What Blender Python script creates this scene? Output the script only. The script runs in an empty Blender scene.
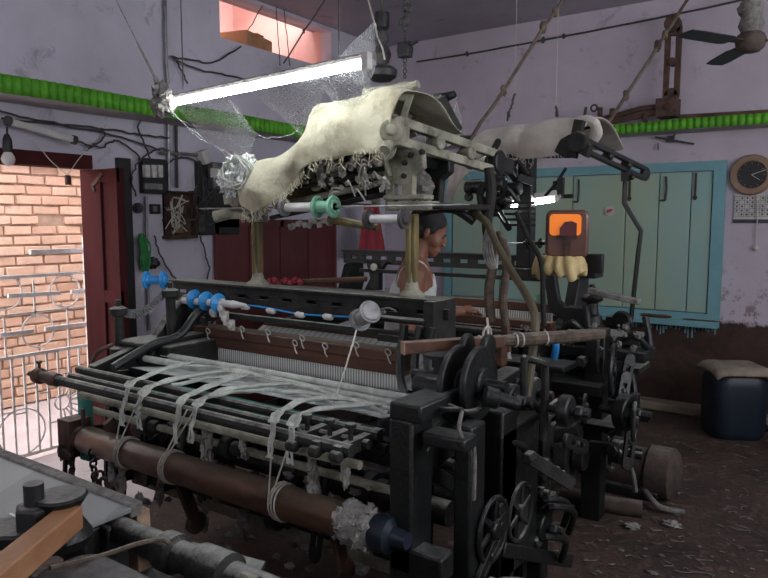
import bpy, math, random
from mathutils import Vector as V, Matrix, noise
random.seed(7)
sc = bpy.context.scene
col = sc.collection
R_ = math.radians

# ------------------------------------------------------------------ camera
FPX = 680.0; TH = R_(34.6); PT = math.atan(69/680); CH = 1.55
FW = V((-math.sin(TH)*math.cos(PT), math.cos(TH)*math.cos(PT), -math.sin(PT)))
RT = V((math.cos(TH), math.sin(TH), 0))
UP = RT.cross(FW)
cd = bpy.data.cameras.new('camera'); cam = bpy.data.objects.new('camera', cd); col.objects.link(cam)
cam.matrix_world = Matrix.Translation((0, 0, CH)) @ Matrix((RT, UP, -FW)).transposed().to_4x4()
cd.sensor_width = 36; cd.lens = FPX/768*36; cd.clip_start = .02; cd.clip_end = 200
sc.camera = cam

def at(x, y, X=None, Y=None, Z=None):
    """point of a world plane seen at a measured place of the photograph"""
    d = FW + RT*((x-384)/FPX) + UP*((289-y)/FPX)
    t = X/d.x if X is not None else Y/d.y if Y is not None else (Z-CH)/d.z
    return V((d.x*t, d.y*t, CH+d.z*t))

# ------------------------------------------------------------------ materials
def nt(name):
    m = bpy.data.materials.new(name); m.use_nodes = True
    t = m.node_tree; b = t.nodes['Principled BSDF']
    return m, t, b
def node(t, typ, **k):
    n = t.nodes.new(typ)
    for a, v in k.items():
        if a.startswith('i_'): n.inputs[a[2:].replace('_', ' ')].default_value = v
        else: setattr(n, a, v)
    return n
def ramp(t, src, stops):
    r = t.nodes.new('ShaderNodeValToRGB'); e = r.color_ramp.elements
    while len(e) < len(stops): e.new(.5)
    for q, (p, c) in zip(e, stops): q.position = p; q.color = (*c, 1) if len(c) == 3 else c
    t.links.new(src, r.inputs[0]); return r.outputs[0]
def noi(t, scale, detail=4, rough=.6, coord='Object', stretch=None, dist=0):
    if coord != 'World': o = node(t, 'ShaderNodeTexCoord').outputs[coord]
    else: o = node(t, 'ShaderNodeNewGeometry').outputs['Position']
    if stretch:
        mp = node(t, 'ShaderNodeMapping'); mp.inputs['Scale'].default_value = stretch
        t.links.new(o, mp.inputs[0]); o = mp.outputs[0]
    n = node(t, 'ShaderNodeTexNoise'); n.inputs['Scale'].default_value = scale
    n.inputs['Detail'].default_value = detail; n.inputs['Roughness'].default_value = rough
    n.inputs['Distortion'].default_value = dist
    t.links.new(o, n.inputs['Vector']); return n.outputs['Fac']
def mix(t, fac, a, b, typ='MIX'):
    m = node(t, 'ShaderNodeMix', data_type='RGBA', blend_type=typ)
    for s, v in ((m.inputs[0], fac), (m.inputs[6], a), (m.inputs[7], b)):
        if isinstance(v, (int, float)): s.default_value = v
        elif isinstance(v, tuple): s.default_value = (*v, 1)
        else: t.links.new(v, s)
    return m.outputs[2]
def math_(t, op, a, b=0.0, clamp=False):
    m = node(t, 'ShaderNodeMath', operation=op, use_clamp=clamp)
    for s, v in ((m.inputs[0], a), (m.inputs[1], b)):
        if isinstance(v, (int, float)): s.default_value = v
        else: t.links.new(v, s)
    return m.outputs[0]
def bump(t, b, h, s=.3, d=.01):
    n = node(t, 'ShaderNodeBump'); n.inputs['Strength'].default_value = s; n.inputs['Distance'].default_value = d
    t.links.new(h, n.inputs['Height']); t.links.new(n.outputs[0], b.inputs['Normal'])

def surf(name, c1, c2=None, scale=6, rough=.7, metal=0, bmp=.2, dust=None, dlo=.35, stretch=None, sheen=0, bscale=None, cut=(.35, .65), coord='Object', spec=.5):
    """two tone weathered surface; `dust` is the lint that settles on upward faces"""
    m, t, b = nt(name)
    c2 = c2 or tuple(x*.65 for x in c1)
    n = noi(t, scale, 5, .65, coord, stretch=stretch); b.inputs['Specular IOR Level'].default_value = spec
    c = ramp(t, n, [(cut[0], c2), (cut[1], c1)])
    if dust:
        g = node(t, 'ShaderNodeNewGeometry'); s = node(t, 'ShaderNodeSeparateXYZ'); t.links.new(g.outputs['Normal'], s.inputs[0])
        n2 = noi(t, 23, 5, .7, 'World')
        f = math_(t, 'MULTIPLY', math_(t, 'SUBTRACT', math_(t, 'ADD', s.outputs['Z'], math_(t, 'MULTIPLY', n2, .9)), dlo+.45), 2.2, True)
        c = mix(t, f, c, dust)
    t.links.new(c, b.inputs['Base Color'])
    b.inputs['Roughness'].default_value = rough; b.inputs['Metallic'].default_value = metal
    if sheen: b.inputs['Sheen Weight'].default_value = sheen
    bump(t, b, noi(t, bscale or scale*6, 4, .6), bmp, .006)
    return m

M = {}
DUST = (.36, .37, .34)
M['iron'] = surf('black_iron', (.012, .014, .013), (.005, .006, .006), 9, .42, 0, .5, dust=(.17, .18, .165), dlo=.78, spec=.5)
M['iron_dusty'] = surf('dusty_iron', (.030, .031, .027), (.010, .010, .009), 14, .7, 0, .6, dust=(.36, .37, .33), dlo=.62, spec=.35)
M['beige_iron'] = surf('lint_coated_iron', (.34, .33, .25), (.10, .095, .07), 11, .85, 0, .6, dust=(.42, .42, .34), dlo=.75, cut=(.3, .6))
M['olive'] = surf('olive_painted_post', (.20, .155, .055), (.08, .06, .025), 8, .6, 0, .3, stretch=(1, 1, .25), dust=(.45, .44, .34), dlo=.7)
M['pipe'] = surf('olive_pipe', (.115, .10, .055), (.06, .05, .03), 8, .6, 0, .3)
M['brown_wood'] = surf('brown_wood', (.13, .052, .027), (.05, .021, .013), 5, .6, 0, .3, stretch=(.25, 3, 3), dust=(.3, .24, .18), dlo=.6)
M['roller'] = surf('brown_roller', (.17, .088, .05), (.06, .032, .02), 4, .38, .1, .25, stretch=(1, 2.5, 2.5), dust=(.16, .12, .085), dlo=.6)
M['pale_wood'] = surf('pale_wood', (.42, .29, .19), (.2, .12, .07), 5, .7, 0, .3, stretch=(.4, 3, 3))
M['orange_wood'] = surf('orange_wood', (.42, .22, .11), (.3, .14, .065), 4, .5, 0, .2, stretch=(3, .5, 3))
M['rust'] = surf('rusty_iron', (.115, .06, .042), (.04, .024, .02), 12, .8, .1, .5, dust=(.3, .25, .2), dlo=.7)
M['cream'] = surf('cream_cloth', (.50, .475, .35), (.27, .24, .15), 5.5, .95, 0, .9, sheen=.2, bscale=30, cut=(.30, .52))
M['grey_cloth'] = surf('dusty_pale_cloth', (.60, .56, .50), (.40, .36, .32), 4, .95, 0, .5, sheen=.2, bscale=40)
M['strip'] = surf('cotton_strip', (.62, .65, .59), (.36, .38, .34), 20, .95, 0, .4)
M['lint'] = surf('grey_lint', (.27, .255, .235), (.12, .11, .10), 30, 1, 0, .8)
M['lint_white'] = surf('white_lint', (.44, .43, .40), (.22, .21, .19), 30, 1, 0, .8)
M['yellow_cloth'] = surf('yellow_cloth', (.68, .55, .28), (.45, .34, .15), 9, .95, 0, .4)
M['string'] = surf('cotton_string', (.66, .64, .57), (.45, .43, .37), 40, .9, 0, .1)
M['rope'] = surf('brown_rope', (.15, .11, .08), (.06, .045, .035), 30, .95, 0, .6, dust=(.3, .27, .22), dlo=.7)
M['cable'] = surf('grey_cable', (.075, .07, .07), (.035, .032, .03), 20, .7, 0, .1)
M['blue'] = surf('blue_plastic', (.03, .27, .62), (.02, .2, .5), 5, .35, 0, .02)
M['white_plastic'] = surf('white_plastic', (.7, .7, .68), (.5, .5, .48), 9, .4, 0, .05)
M['green_plastic'] = surf('green_plastic', (.22, .48, .33), (.15, .33, .23), 9, .5, 0, .1)
M['grey_metal'] = surf('worn_grey_metal', (.33, .33, .33), (.15, .15, .15), 12, .4, .6, .1)
M['black'] = surf('black_plastic', (.018, .018, .02), (.012, .012, .012), 8, .5, 0, .1, dust=(.2, .19, .18), dlo=.75)
M['navy'] = surf('navy_plastic', (.012, .022, .038), (.008, .014, .024), 6, .45, 0, .1)
M['red_paint'] = surf('maroon_paint', (.14, .030, .034), (.085, .020, .022), 3, .5, 0, .15, stretch=(1, 1, .3))
M['sack'] = surf('sack_cloth', (.34, .29, .22), (.2, .165, .12), 9, .95, 0, .5)
M['green_frill'] = surf('green_frill', (.11, .40, .02), (.06, .24, .012), 9, .7, 0, .1)
M['hank'] = surf('green_yarn', (.06, .33, .1), (.03, .18, .05), 30, .9, 0, .3)
M['white_iron'] = surf('white_painted_iron', (.88, .86, .82), (.66, .6, .55), 14, .5, 0, .1)
M['teal'] = surf('teal_paint', (.27, .46, .45), (.37, .45, .31), 1.5, .6, 0, .15, stretch=(1, 1, .5), cut=(.36, .66), coord='World')
M['teal_frame'] = surf('teal_frame_paint', (.19, .41, .45), (.16, .33, .37), 3, .6, 0, .1)
M['skin'] = surf('brown_skin', (.27, .125, .075), (.23, .10, .06), 4, .5, 0, .05)
M['hair'] = surf('black_hair', (.02, .017, .016), (.011, .01, .01), 40, .7, 0, .4)
M['vest'] = surf('white_vest', (.68, .7, .68), (.55, .57, .55), 8, .9, 0, .2)
M['lungi'] = surf('checked_cloth', (.12, .13, .2), (.07, .08, .13), 14, .9, 0, .2)
M['red_cloth'] = surf('red_cloth', (.42, .05, .07), (.25, .03, .045), 6, .9, 0, .3)
M['cardboard'] = surf('cardboard', (.50, .30, .16), (.36, .2, .1), 5, .85, 0, .2)
M['clock_rim'] = surf('clock_rim', (.33, .22, .14), (.22, .14, .09), 6, .5, 0, .1)
M['paper'] = surf('old_paper', (.62, .60, .57), (.45, .43, .41), 7, .9, 0, .1)
M['ink'] = surf('dark_ink', (.06, .06, .07), (.05, .05, .06), 7, .8, 0, .0)
M['red_ink'] = surf('red_ink', (.5, .05, .05), (.4, .04, .04), 7, .8, 0, .0)
M['concrete'] = surf('ledge_plaster', (.52, .49, .50), (.36, .33, .34), 3, .9, 0, .3)
M['ceramic'] = surf('white_ceramic', (.68, .66, .62), (.45, .43, .4), 9, .3, 0, .05)
M['teal_lint'] = surf('teal_cloth', (.08, .33, .27), (.05, .2, .17), 14, .9, 0, .3)
M['dusty_brown'] = surf('dusty_brown', (.10, .07, .055), (.04, .03, .025), 10, .8, 0, .4, dust=(.2, .17, .14), dlo=.7)
M['shaded_maroon'] = surf('shaded_maroon_paint', (.085, .020, .022), (.05, .014, .015), 3, .85, 0, .15, stretch=(1, 1, .3), spec=.1)  # maroon darkened so the door's shade sits in its colour
M['brass'] = surf('dull_amber_metal', (.3, .2, .08), (.12, .08, .04), 10, .6, .3, .2)

def wall_mat(name, top, top2, low=None, low2=None, zcut=.74, damp=0.0):
    m, t, b = nt(name)
    n = noi(t, 1.1, 6, .62, 'World'); n2 = noi(t, 5.5, 6, .72, 'World', dist=.6); n3 = noi(t, 30, 4, .7, 'World')
    c = ramp(t, n, [(.34, top2), (.62, top)])
    c = mix(t, ramp(t, n2, [(.30, (.75,)*3), (.42, (0, 0, 0))]), c, tuple(x*.62 for x in top2))
    if low:
        g = node(t, 'ShaderNodeNewGeometry'); s = node(t, 'ShaderNodeSeparateXYZ'); t.links.new(g.outputs['Position'], s.inputs[0])
        lowc = ramp(t, n2, [(.3, low2), (.65, low)])
        h = math_(t, 'ADD', s.outputs['Z'], math_(t, 'MULTIPLY', math_(t, 'SUBTRACT', n2, .5), .16))
        f = math_(t, 'MULTIPLY', math_(t, 'SUBTRACT', zcut, h), 30, True)
        # flaking plaster just above the damp band
        pf = math_(t, 'MULTIPLY', math_(t, 'SUBTRACT', zcut+.72, h), 1.1, True)
        pn = ramp(t, noi(t, 7, 6, .75, 'World'), [(.54, (0, 0, 0)), (.60, (1, 1, 1))])
        c = mix(t, math_(t, 'MULTIPLY', pn, math_(t, 'MULTIPLY', pf, damp)), c, (.17, .10, .10))
        c = mix(t, f, c, lowc)
    t.links.new(c, b.inputs['Base Color']); b.inputs['Roughness'].default_value = .9
    bump(t, b, mix(t, .5, n2, n3), .35, .01)
    return m
M['wall_left'] = wall_mat('lavender_plaster', (.60, .575, .66), (.46, .435, .50), (.5, .47, .53), (.2, .17, .2), .25)
M['wall_back'] = wall_mat('mauve_plaster', (.56, .50, .57), (.46, .405, .46), (.075, .042, .032), (.026, .016, .013), .77, 1.0)
M['ceiling'] = wall_mat('ceiling_plaster', (.42, .38, .44), (.33, .3, .35))
M['pink'] = wall_mat('pink_plaster', (.78, .52, .48), (.66, .4, .36))

def floor_mat():
    m, t, b = nt('oily_earth_floor')
    n = noi(t, 2.2, 7, .7, 'World'); n2 = noi(t, 19, 6, .75, 'World', dist=1.0)
    c = ramp(t, n, [(.3, (.026, .016, .013)), (.7, (.10, .062, .047))])
    c = mix(t, ramp(t, n2, [(.52, (0, 0, 0)), (.68, (.8,)*3)]), c, (.20, .14, .115))
    t.links.new(c, b.inputs['Base Color'])
    t.links.new(ramp(t, n2, [(.3, (.35,)*3), (.6, (.85,)*3)]), b.inputs['Roughness'])
    bump(t, b, n2, .8, .02)
    return m
M['floor'] = floor_mat()
def brick_mat():
    m, t, b = nt('orange_brick')
    g = node(t, 'ShaderNodeNewGeometry')
    c = ramp(t, g.outputs['Random Per Island'], [(0, (.66, .41, .28)), (.3, (.80, .56, .40)), (.6, (.72, .46, .32)), (.85, (.84, .62, .46)), (1, (.60, .37, .26))])
    n = noi(t, 9, 5, .7, 'World')
    c = mix(t, ramp(t, n, [(.35, (.55,)*3), (.6, (0, 0, 0))]), c, (.55, .38, .27))
    t.links.new(c, b.inputs['Base Color']); b.inputs['Roughness'].default_value = .95
    bump(t, b, noi(t, 40, 4, .7, 'World'), .5, .01); return m
M['brick'] = brick_mat()
M['mortar'] = surf('mortar', (.6, .44, .32), (.4, .28, .19), 9, .95, 0, .6)
M['marble'] = wall_mat('pale_threshold', (.66, .58, .58), (.52, .44, .44))

def web_mat(name, scale, w, base=.10, c=(.8, .83, .82), soft=0.5):
    m, t, b = nt(name)
    tc = node(t, 'ShaderNodeTexCoord')
    mp = node(t, 'ShaderNodeMapping'); mp.inputs['Scale'].default_value = (1, 1, .45); t.links.new(tc.outputs['Object'], mp.inputs[0])
    vo = node(t, 'ShaderNodeTexVoronoi', feature='DISTANCE_TO_EDGE'); vo.inputs['Scale'].default_value = scale
    t.links.new(mp.outputs[0], vo.inputs['Vector'])
    line = ramp(t, vo.outputs['Distance'], [(0, (1, 1, 1)), (w, (0, 0, 0))])
    n = ramp(t, noi(t, 4, 4, .7), [(.35, (0, 0, 0)), (.7, (1, 1, 1))])
    a = math_(t, 'ADD', math_(t, 'MULTIPLY', line, soft), math_(t, 'ADD', math_(t, 'MULTIPLY', n, .22), base), True)
    t.links.new(a, b.inputs['Alpha']); b.inputs['Base Color'].default_value = (*c, 1); b.inputs['Roughness'].default_value = .9
    b.inputs['Subsurface Weight'].default_value = 0
    return m
M['web'] = web_mat('cobweb', 60, .10, .05, soft=.32)
M['web_dense'] = web_mat('dense_cobweb', 70, .14, .12, soft=.35)
M['web_grey'] = web_mat('dark_cobweb', 20, .12, .22, (.33, .31, .29), .6)
M['net'] = web_mat('net_bag', 55, .22, .25, (.85, .88, .86), .7)

def stripes(name, c1, c2, n, lo=.4, hi=.6, rough=.8, axis='X', slant=0, alpha=None):
    m, t, b = nt(name)
    g = node(t, 'ShaderNodeTexCoord'); s = node(t, 'ShaderNodeSeparateXYZ'); t.links.new(g.outputs['Object'], s.inputs[0])
    o = s.outputs[axis]
    if slant: o = math_(t, 'ADD', o, math_(t, 'MULTIPLY', s.outputs['Y'], slant))
    wv = math_(t, 'FRACT', math_(t, 'MULTIPLY', o, n))
    nn = noi(t, 16, 5, .7, stretch=(6, 1, .5))
    v = math_(t, 'ADD', wv, math_(t, 'MULTIPLY', math_(t, 'SUBTRACT', nn, .5), .5))
    c = ramp(t, v, [(lo, c2), (hi, c1)])
    t.links.new(c, b.inputs['Base Color']); b.inputs['Roughness'].default_value = rough
    bump(t, b, v, .3, .003)
    return m
M['reed'] = stripes('reed_wires', (.80, .82, .78), (.26, .26, .24), 70, .25, .8)
M['fabric'] = stripes('warp_fabric', (.62, .65, .64), (.30, .32, .31), 26, .0, .35, .85, slant=0)
M['fg_cloth'] = stripes('pale_sheet', (.26, .275, .27), (.21, .22, .22), 5, .3, .9, .5, slant=.6)

def emit(name, c, s):
    m, t, b = nt(name); b.inputs['Base Color'].default_value = (*c, 1)
    b.inputs['Emission Color'].default_value = (*c, 1); b.inputs['Emission Strength'].default_value = s; return m
M['tube'] = emit('lit_tube', (.93, .98, 1.0), 34)
M['tube2'] = emit('lit_tube_far', (.97, .98, 1.0), 30)
def glassy(name, c, rough, trans, ior=1.45):
    m, t, b = nt(name); b.inputs['Base Color'].default_value = (*c, 1); b.inputs['Roughness'].default_value = rough
    b.inputs['Transmission Weight'].default_value = trans; b.inputs['IOR'].default_value = ior; return m
M['bulb'] = glassy('bulb_glass', (.85, .85, .83), .35, .4)
M['brown_jar'] = surf('brown_plastic', (.17, .075, .05), (.10, .05, .04), 4, .3, 0, .05)
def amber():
    m, t, b = nt('amber_glow'); b.inputs['Base Color'].default_value = (.95, .25, .02, 1)
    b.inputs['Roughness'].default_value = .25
    b.inputs['Emission Color'].default_value = (1, .22, .02, 1); b.inputs['Emission Strength'].default_value = .3; return m  # emission stands in for tube light shining through the plastic
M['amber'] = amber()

# ------------------------------------------------------------------ mesh builder
BASE = {}
class MB:
    def __init__(s): s.v = []; s.f = []
    def add(s, vs, fs):
        o = len(s.v); s.v += [V(p) for p in vs]; s.f += [tuple(i+o for i in f) for f in fs]; return s
    def box(s, c, d, rot=None):
        c = V(c); h = V(d)/2; r = rot or Matrix.Identity(3)
        vs = [c + r @ V((h.x*i, h.y*j, h.z*k)) for i in (-1, 1) for j in (-1, 1) for k in (-1, 1)]
        return s.add(vs, [(0, 1, 3, 2), (4, 6, 7, 5), (0, 4, 5, 1), (2, 3, 7, 6), (0, 2, 6, 4), (1, 5, 7, 3)])
    def bx(s, a, b):
        a = V(a); b = V(b); return s.box((a+b)/2, [abs(x) for x in (b-a)])
    def beam(s, a, b, w, h, up=(0, 0, 1)):
        a = V(a); b = V(b); d = b-a; L = d.length; x = d/L; u = V(up)
        y = u.cross(x)
        if y.length < 1e-4: y = V((0, 1, 0)).cross(x)
        y.normalize(); z = x.cross(y)
        return s.box((a+b)/2, (L, w, h), Matrix((x, y, z)).transposed())
    def tube(s, pts, r, n=10, cap=True):
        pts = [V(p) for p in pts]; N = len(pts)
        rs = r if isinstance(r, (list, tuple)) else [r]*N
        t0 = (pts[1]-pts[0]).normalized(); a = V((0, 0, 1)) if abs(t0.z) < .9 else V((1, 0, 0))
        u = t0.cross(a).normalized(); vs = []; fs = []
        for i, p in enumerate(pts):
            t = (pts[min(i+1, N-1)]-pts[max(i-1, 0)]).normalized()
            u = (u - t*u.dot(t)).normalized(); w = t.cross(u)
            for k in range(n):
                q = 2*math.pi*k/n; vs.append(p + (u*math.cos(q)+w*math.sin(q))*rs[i])
        for i in range(N-1):
            for k in range(n):
                k2 = (k+1) % n; fs.append((i*n+k, i*n+k2, (i+1)*n+k2, (i+1)*n+k))
        if cap: fs.append(tuple(range(n-1, -1, -1))); fs.append(tuple((N-1)*n+k for k in range(n)))
        return s.add(vs, fs)
    def lathe(s, a, b, prof, n=20):
        """prof: (t along a-b in metres, radius)"""
        a = V(a); d = (V(b)-a).normalized()
        u = d.cross(V((0, 0, 1)) if abs(d.z) < .9 else V((1, 0, 0))).normalized(); w = d.cross(u)
        vs = []; fs = []
        for t, r in prof:
            for k in range(n):
                q = 2*math.pi*k/n; vs.append(a + d*t + (u*math.cos(q)+w*math.sin(q))*max(r, 1e-4))
        for i in range(len(prof)-1):
            for k in range(n):
                k2 = (k+1) % n; fs.append((i*n+k, i*n+k2, (i+1)*n+k2, (i+1)*n+k))
        fs.append(tuple(range(n-1, -1, -1))); fs.append(tuple((len(prof)-1)*n+k for k in range(n)))
        return s.add(vs, fs)
    def disc(s, c, ax, r, w, n=28, bore=0):
        c = V(c); ax = V(ax).normalized(); a = c-ax*w/2
        e = min(w*.2, .006)
        return s.lathe(a, c+ax, [(0, r-e), (e, r), (w-e, r), (w, r-e)], n)
    def ring(s, c, ax, R, r, n=28, m=7, sx=1):
        c = V(c); ax = V(ax).normalized(); u = ax.cross(V((0, 0, 1)) if abs(ax.z) < .9 else V((1, 0, 0))).normalized(); w = ax.cross(u)
        vs = []; fs = []
        for i in range(n):
            q = 2*math.pi*i/n; d = u*math.cos(q)*sx+w*math.sin(q)
            for k in range(m):
                p = 2*math.pi*k/m; vs.append(c + d*(R+r*math.cos(p)) + ax*r*math.sin(p))
        for i in range(n):
            for k in range(m):
                a = i*m+k; b = i*m+(k+1) % m; c2 = ((i+1) % n)*m+(k+1) % m; d2 = ((i+1) % n)*m+k
                fs.append((a, b, c2, d2))
        return s.add(vs, fs)
    def wheel(s, c, ax, R, w, spokes=6, rim=.02, hub=.03):
        c = V(c); ax = V(ax).normalized()
        s.ring(c, ax, R-rim/2, rim/2, 32, 6); s.disc(c, ax, hub, w, 16)
        u = ax.cross(V((0, 0, 1))).normalized() if abs(ax.z) < .9 else V((1, 0, 0)); w2 = ax.cross(u)
        for i in range(spokes):
            q = 2*math.pi*i/spokes+.3; d = u*math.cos(q)+w2*math.sin(q)
            s.beam(c+d*hub*.7, c+d*(R-rim*.6), rim*.9, rim*.6, ax)
        return s
    def prism(s, poly, o, ux, uy, th):
        """closed 2-D outline extruded by th, centred"""
        o = V(o); ux = V(ux); uy = V(uy); nz = ux.cross(uy).normalized(); n = len(poly)
        vs = [o+ux*x+uy*y-nz*th/2 for x, y in poly]+[o+ux*x+uy*y+nz*th/2 for x, y in poly]
        fs = [tuple(range(n-1, -1, -1)), tuple(range(n, 2*n))]+[(i, (i+1) % n, n+(i+1) % n, n+i) for i in range(n)]
        return s.add(vs, fs)
    def slotted(s, a, b, w, th, slots, nrm, bolts=0, round_=True):
        """a flat iron arm from a to b with long slots cut through it"""
        a = V(a); b = V(b); d = b-a; L = d.length; x = d/L; n = V(nrm); n = (n-x*n.dot(x)).normalized(); y = n.cross(x)
        rot = Matrix((x, y, n)).transposed(); rail = w*.33
        for sg in (-1, 1): s.box(a+d/2+y*sg*(w/2-rail/2), (L, rail, th), rot)
        gap = .035 if slots else 0; sl = (L-gap*(slots+1))/max(slots, 1)
        for i in range(slots+1): s.box(a+x*(gap/2+i*(sl+gap)), (gap, w*.5, th*.96), rot)
        if round_:
            for e in (a, b): s.disc(e, n, w/2, th)
        for i in range(1, slots):
            s.disc(a+x*(gap/2+i*(sl+gap)), n, w*.27, th*1.9, 12)
        return s
    def blob(s, c, r, amp=.4, seed=0, fr=3., n=10, sq=(1, 1, 1)):
        c = V(c); vs = []; fs = []; m = n
        for i in range(m+1):
            for k in range(2*m):
                a = math.pi*i/m; q = math.pi*k/m
                d = V((math.sin(a)*math.cos(q), math.sin(a)*math.sin(q), math.cos(a)))
                rr = r*(1+amp*noise.noise(d*fr+V((seed*3.1, seed, 0)))+amp*.5*noise.noise(d*fr*2.7+V((seed, 7, 0))))
                vs.append(c+V((d.x*sq[0], d.y*sq[1], d.z*sq[2]))*rr)
        for i in range(m):
            for k in range(2*m):
                k2 = (k+1) % (2*m); fs.append((i*2*m+k, (i+1)*2*m+k, (i+1)*2*m+k2, i*2*m+k2))
        return s.add(vs, fs)
    def sheet(s, rows, n=0, amp=.012, fr=6, seed=0):
        """rows of world points -> wrinkled grid"""
        R = len(rows); C = len(rows[0]); vs = []
        for r in rows:
            for p in r:
                p = V(p); k = V((noise.noise(p*fr+V((seed, 0, 0))), noise.noise(p*fr+V((0, seed+9, 0))), noise.noise(p*fr+V((5, 0, seed)))))
                vs.append(p+k*amp)
        fs = [(i*C+j, i*C+j+1, (i+1)*C+j+1, (i+1)*C+j) for i in range(R-1) for j in range(C-1)]
        return s.add(vs, fs)
    def build(s, name, mat, parent=None, label=None, bev=0, ang=35, solid=0, sub=0, kind=None, smooth=True):
        org = V((0, 0, 0)); p = parent
        while p is not None: org += p.location; p = p.parent
        if parent is None and s.v:
            c = sum(s.v, V())/len(s.v); org = V((c.x, c.y, min(q.z for q in s.v)))
        me = bpy.data.meshes.new(name); me.from_pydata([v-org for v in s.v], [], s.f); me.validate()
        import bmesh
        bm = bmesh.new(); bm.from_mesh(me); bmesh.ops.recalc_face_normals(bm, faces=bm.faces); bm.to_mesh(me); bm.free()
        if smooth:
            me.polygons.foreach_set('use_smooth', [True]*len(me.polygons))
            me.set_sharp_from_angle(angle=R_(ang))
        me.materials.append(M[mat] if isinstance(mat, str) else mat)
        o = bpy.data.objects.new(name, me); col.objects.link(o)
        if parent is None: o.location = org
        else: o.parent = parent
        if label: o['label'] = label
        if kind: o['kind'] = kind
        if bev:
            b = o.modifiers.new('b', 'BEVEL'); b.width = bev; b.segments = 2; b.limit_method = 'ANGLE'
        if solid:
            b = o.modifiers.new('s', 'SOLIDIFY'); b.thickness = solid; b.offset = 0
        if sub:
            b = o.modifiers.new('u', 'SUBSURF'); b.levels = sub; b.render_levels = sub
        return o

def thing(name, label, cat, loc, group=None):
    o = bpy.data.objects.new(name, None); col.objects.link(o); o.location = loc; o.empty_display_size = .1
    o['label'] = label; o['category'] = cat
    if group: o['group'] = group
    return o
def tag(o, label, cat, group=None, kind=None):
    o['label'] = label; o['category'] = cat
    if group: o['group'] = group
    if kind: o['kind'] = kind
    return o
def struct(o): o['kind'] = 'structure'; return o
def copy_thing(r, delta, label):
    c = r.copy(); col.objects.link(c); c.location = r.location+V(delta); c['label'] = label
    for ch in r.children:
        d = ch.copy(); col.objects.link(d); d.parent = c
        for g in ch.children:
            e = g.copy(); col.objects.link(e); e.parent = d
    return c
def smooth_path(pts, n=6):
    pts = [V(p) for p in pts]; out = []
    P = [pts[0]]+pts+[pts[-1]]
    for i in range(1, len(P)-2):
        for k in range(n):
            t = k/n; a, b, c, d = P[i-1:i+3]
            out.append(.5*((2*b)+(c-a)*t+(2*a-5*b+4*c-d)*t*t+(3*b-a-3*c+d)*t**3))
    out.append(pts[-1]); return out
def sag(a, b, s, n=10, jit=0):
    a = V(a); b = V(b); return [a.lerp(b, i/n)+V((random.uniform(-jit, jit), random.uniform(-jit, jit), -4*s*(i/n)*(1-i/n)+random.uniform(-jit, jit))) for i in range(n+1)]

# ================================================================== ROOM
XW, YW, ZC = -4.05, 5.88, 3.30
XE, YE = 2.4, -2.6
struct(MB().bx((XW-.1, YE, -.12), (XE, YW+.2, 0)).build('floor', 'floor', smooth=False))
struct(MB().bx((XW-.25, YE, ZC), (XE, YW+.2, ZC+.15)).build('ceiling', 'ceiling', smooth=False))
struct(MB().bx((XW-.25, YW, -.1), (XE, YW+.2, ZC)).build('wall_back', 'wall_back', smooth=False))
struct(MB().bx((XE, YE, -.1), (XE+.2, YW+.2, ZC)).build('wall_right', 'wall_back', smooth=False))
struct(MB().bx((XW-.25, YE-.2, -.1), (XE+.2, YE, ZC)).build('wall_front', 'wall_back', smooth=False))
# left wall with the doorway and the high opening
D0, D1, DZ = 1.05, 2.57, 1.96
N0, N1, NZ0, NZ1 = 3.68, 5.02, 2.93, 3.27
w = MB()
for a, b, z0, z1 in ((YE, D0, -.1, ZC), (D0, D1, DZ, ZC), (D1, N0, -.1, ZC), (N0, N1, -.1, NZ0), (N0, N1, NZ1, ZC), (N1, YW, -.1, ZC)):
    w.bx((XW-.12, a, z0), (XW, b, z1))
struct(w.build('wall_left', 'wall_left', smooth=False))
# projecting ledge round the room and its fluted frill
zt = at(0, 74, X=XW+.28).z; zb = at(0, 93, X=XW+.28).z
struct(MB().bx((XW, YE, zb), (XW+.28, YW, zt-.015)).build('trim_1', 'concrete', bev=.01))
zt2 = at(700, 118, Y=YW-.25).z; zb2 = at(700, 128.5, Y=YW-.25).z
struct(MB().bx((XW+.28, YW-.25, zb2), (XE, YW, zt2-.01)).build('trim_2', 'concrete', bev=.01))
def frill(name, p0, p1, z0, z1, nrm, label):
    m = MB(); L = (V(p1)-V(p0)).length; d = (V(p1)-V(p0))/L; n = int(L/.005); rows = [[], []]
    for i in range(n+1):
        s = i*L/n; off = .015*abs(math.sin(s*math.pi/.05))+.004
        j = .003*math.sin(s*5.0)
        for r, z in ((0, z0), (1, z1)): rows[r].append(V(p0)+d*s+V(nrm)*off+V((0, 0, z+j)))
    m.sheet(rows, amp=0); o = m.build(name, 'green_frill', solid=.004, ang=25); tag(o, label, 'frill'); return o
frill('ledge_frill', (XW+.28, 0.6, 0), (XW+.28, 5.1, 0), zb, zt, (1, 0, 0), 'green fluted frill along the ledge above the open doorway and fuse boxes')
frill('ledge_frill', (-2.6, YW-.25, 0), (1.0, YW-.25, 0), zb2, zt2, (0, -1, 0), 'green fluted frill along the ledge above the teal shutters and clock')
# curb at the foot of the back wall
struct(MB().bx((-2.6, YW-.16, 0), (XE, YW, .07)).build('baseboard_back', 'sack', bev=.015))
# high opening: a pink light shaft behind it
nb = MB()
nb.bx((XW-.12, N0-.05, NZ0-.1), (XW-1.3, N1+.05, NZ0)); nb.bx((XW-1.35, N0-.05, NZ0-.1), (XW-1.3, N1+.05, 4.0))
nb.bx((XW-.12, N0-.1, NZ0-.1), (XW-1.3, N0-.02, 4.0)); nb.bx((XW-.12, N1+.02, NZ0-.1), (XW-1.3, N1+.1, 4.0))
nb.bx((XW-.55, N0-.05, 3.96), (XW-1.3, N1+.05, 4.05)); struct(nb.build('window_1', 'pink', smooth=False))  # added slab half closing the shaft top to dim the light inside
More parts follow.
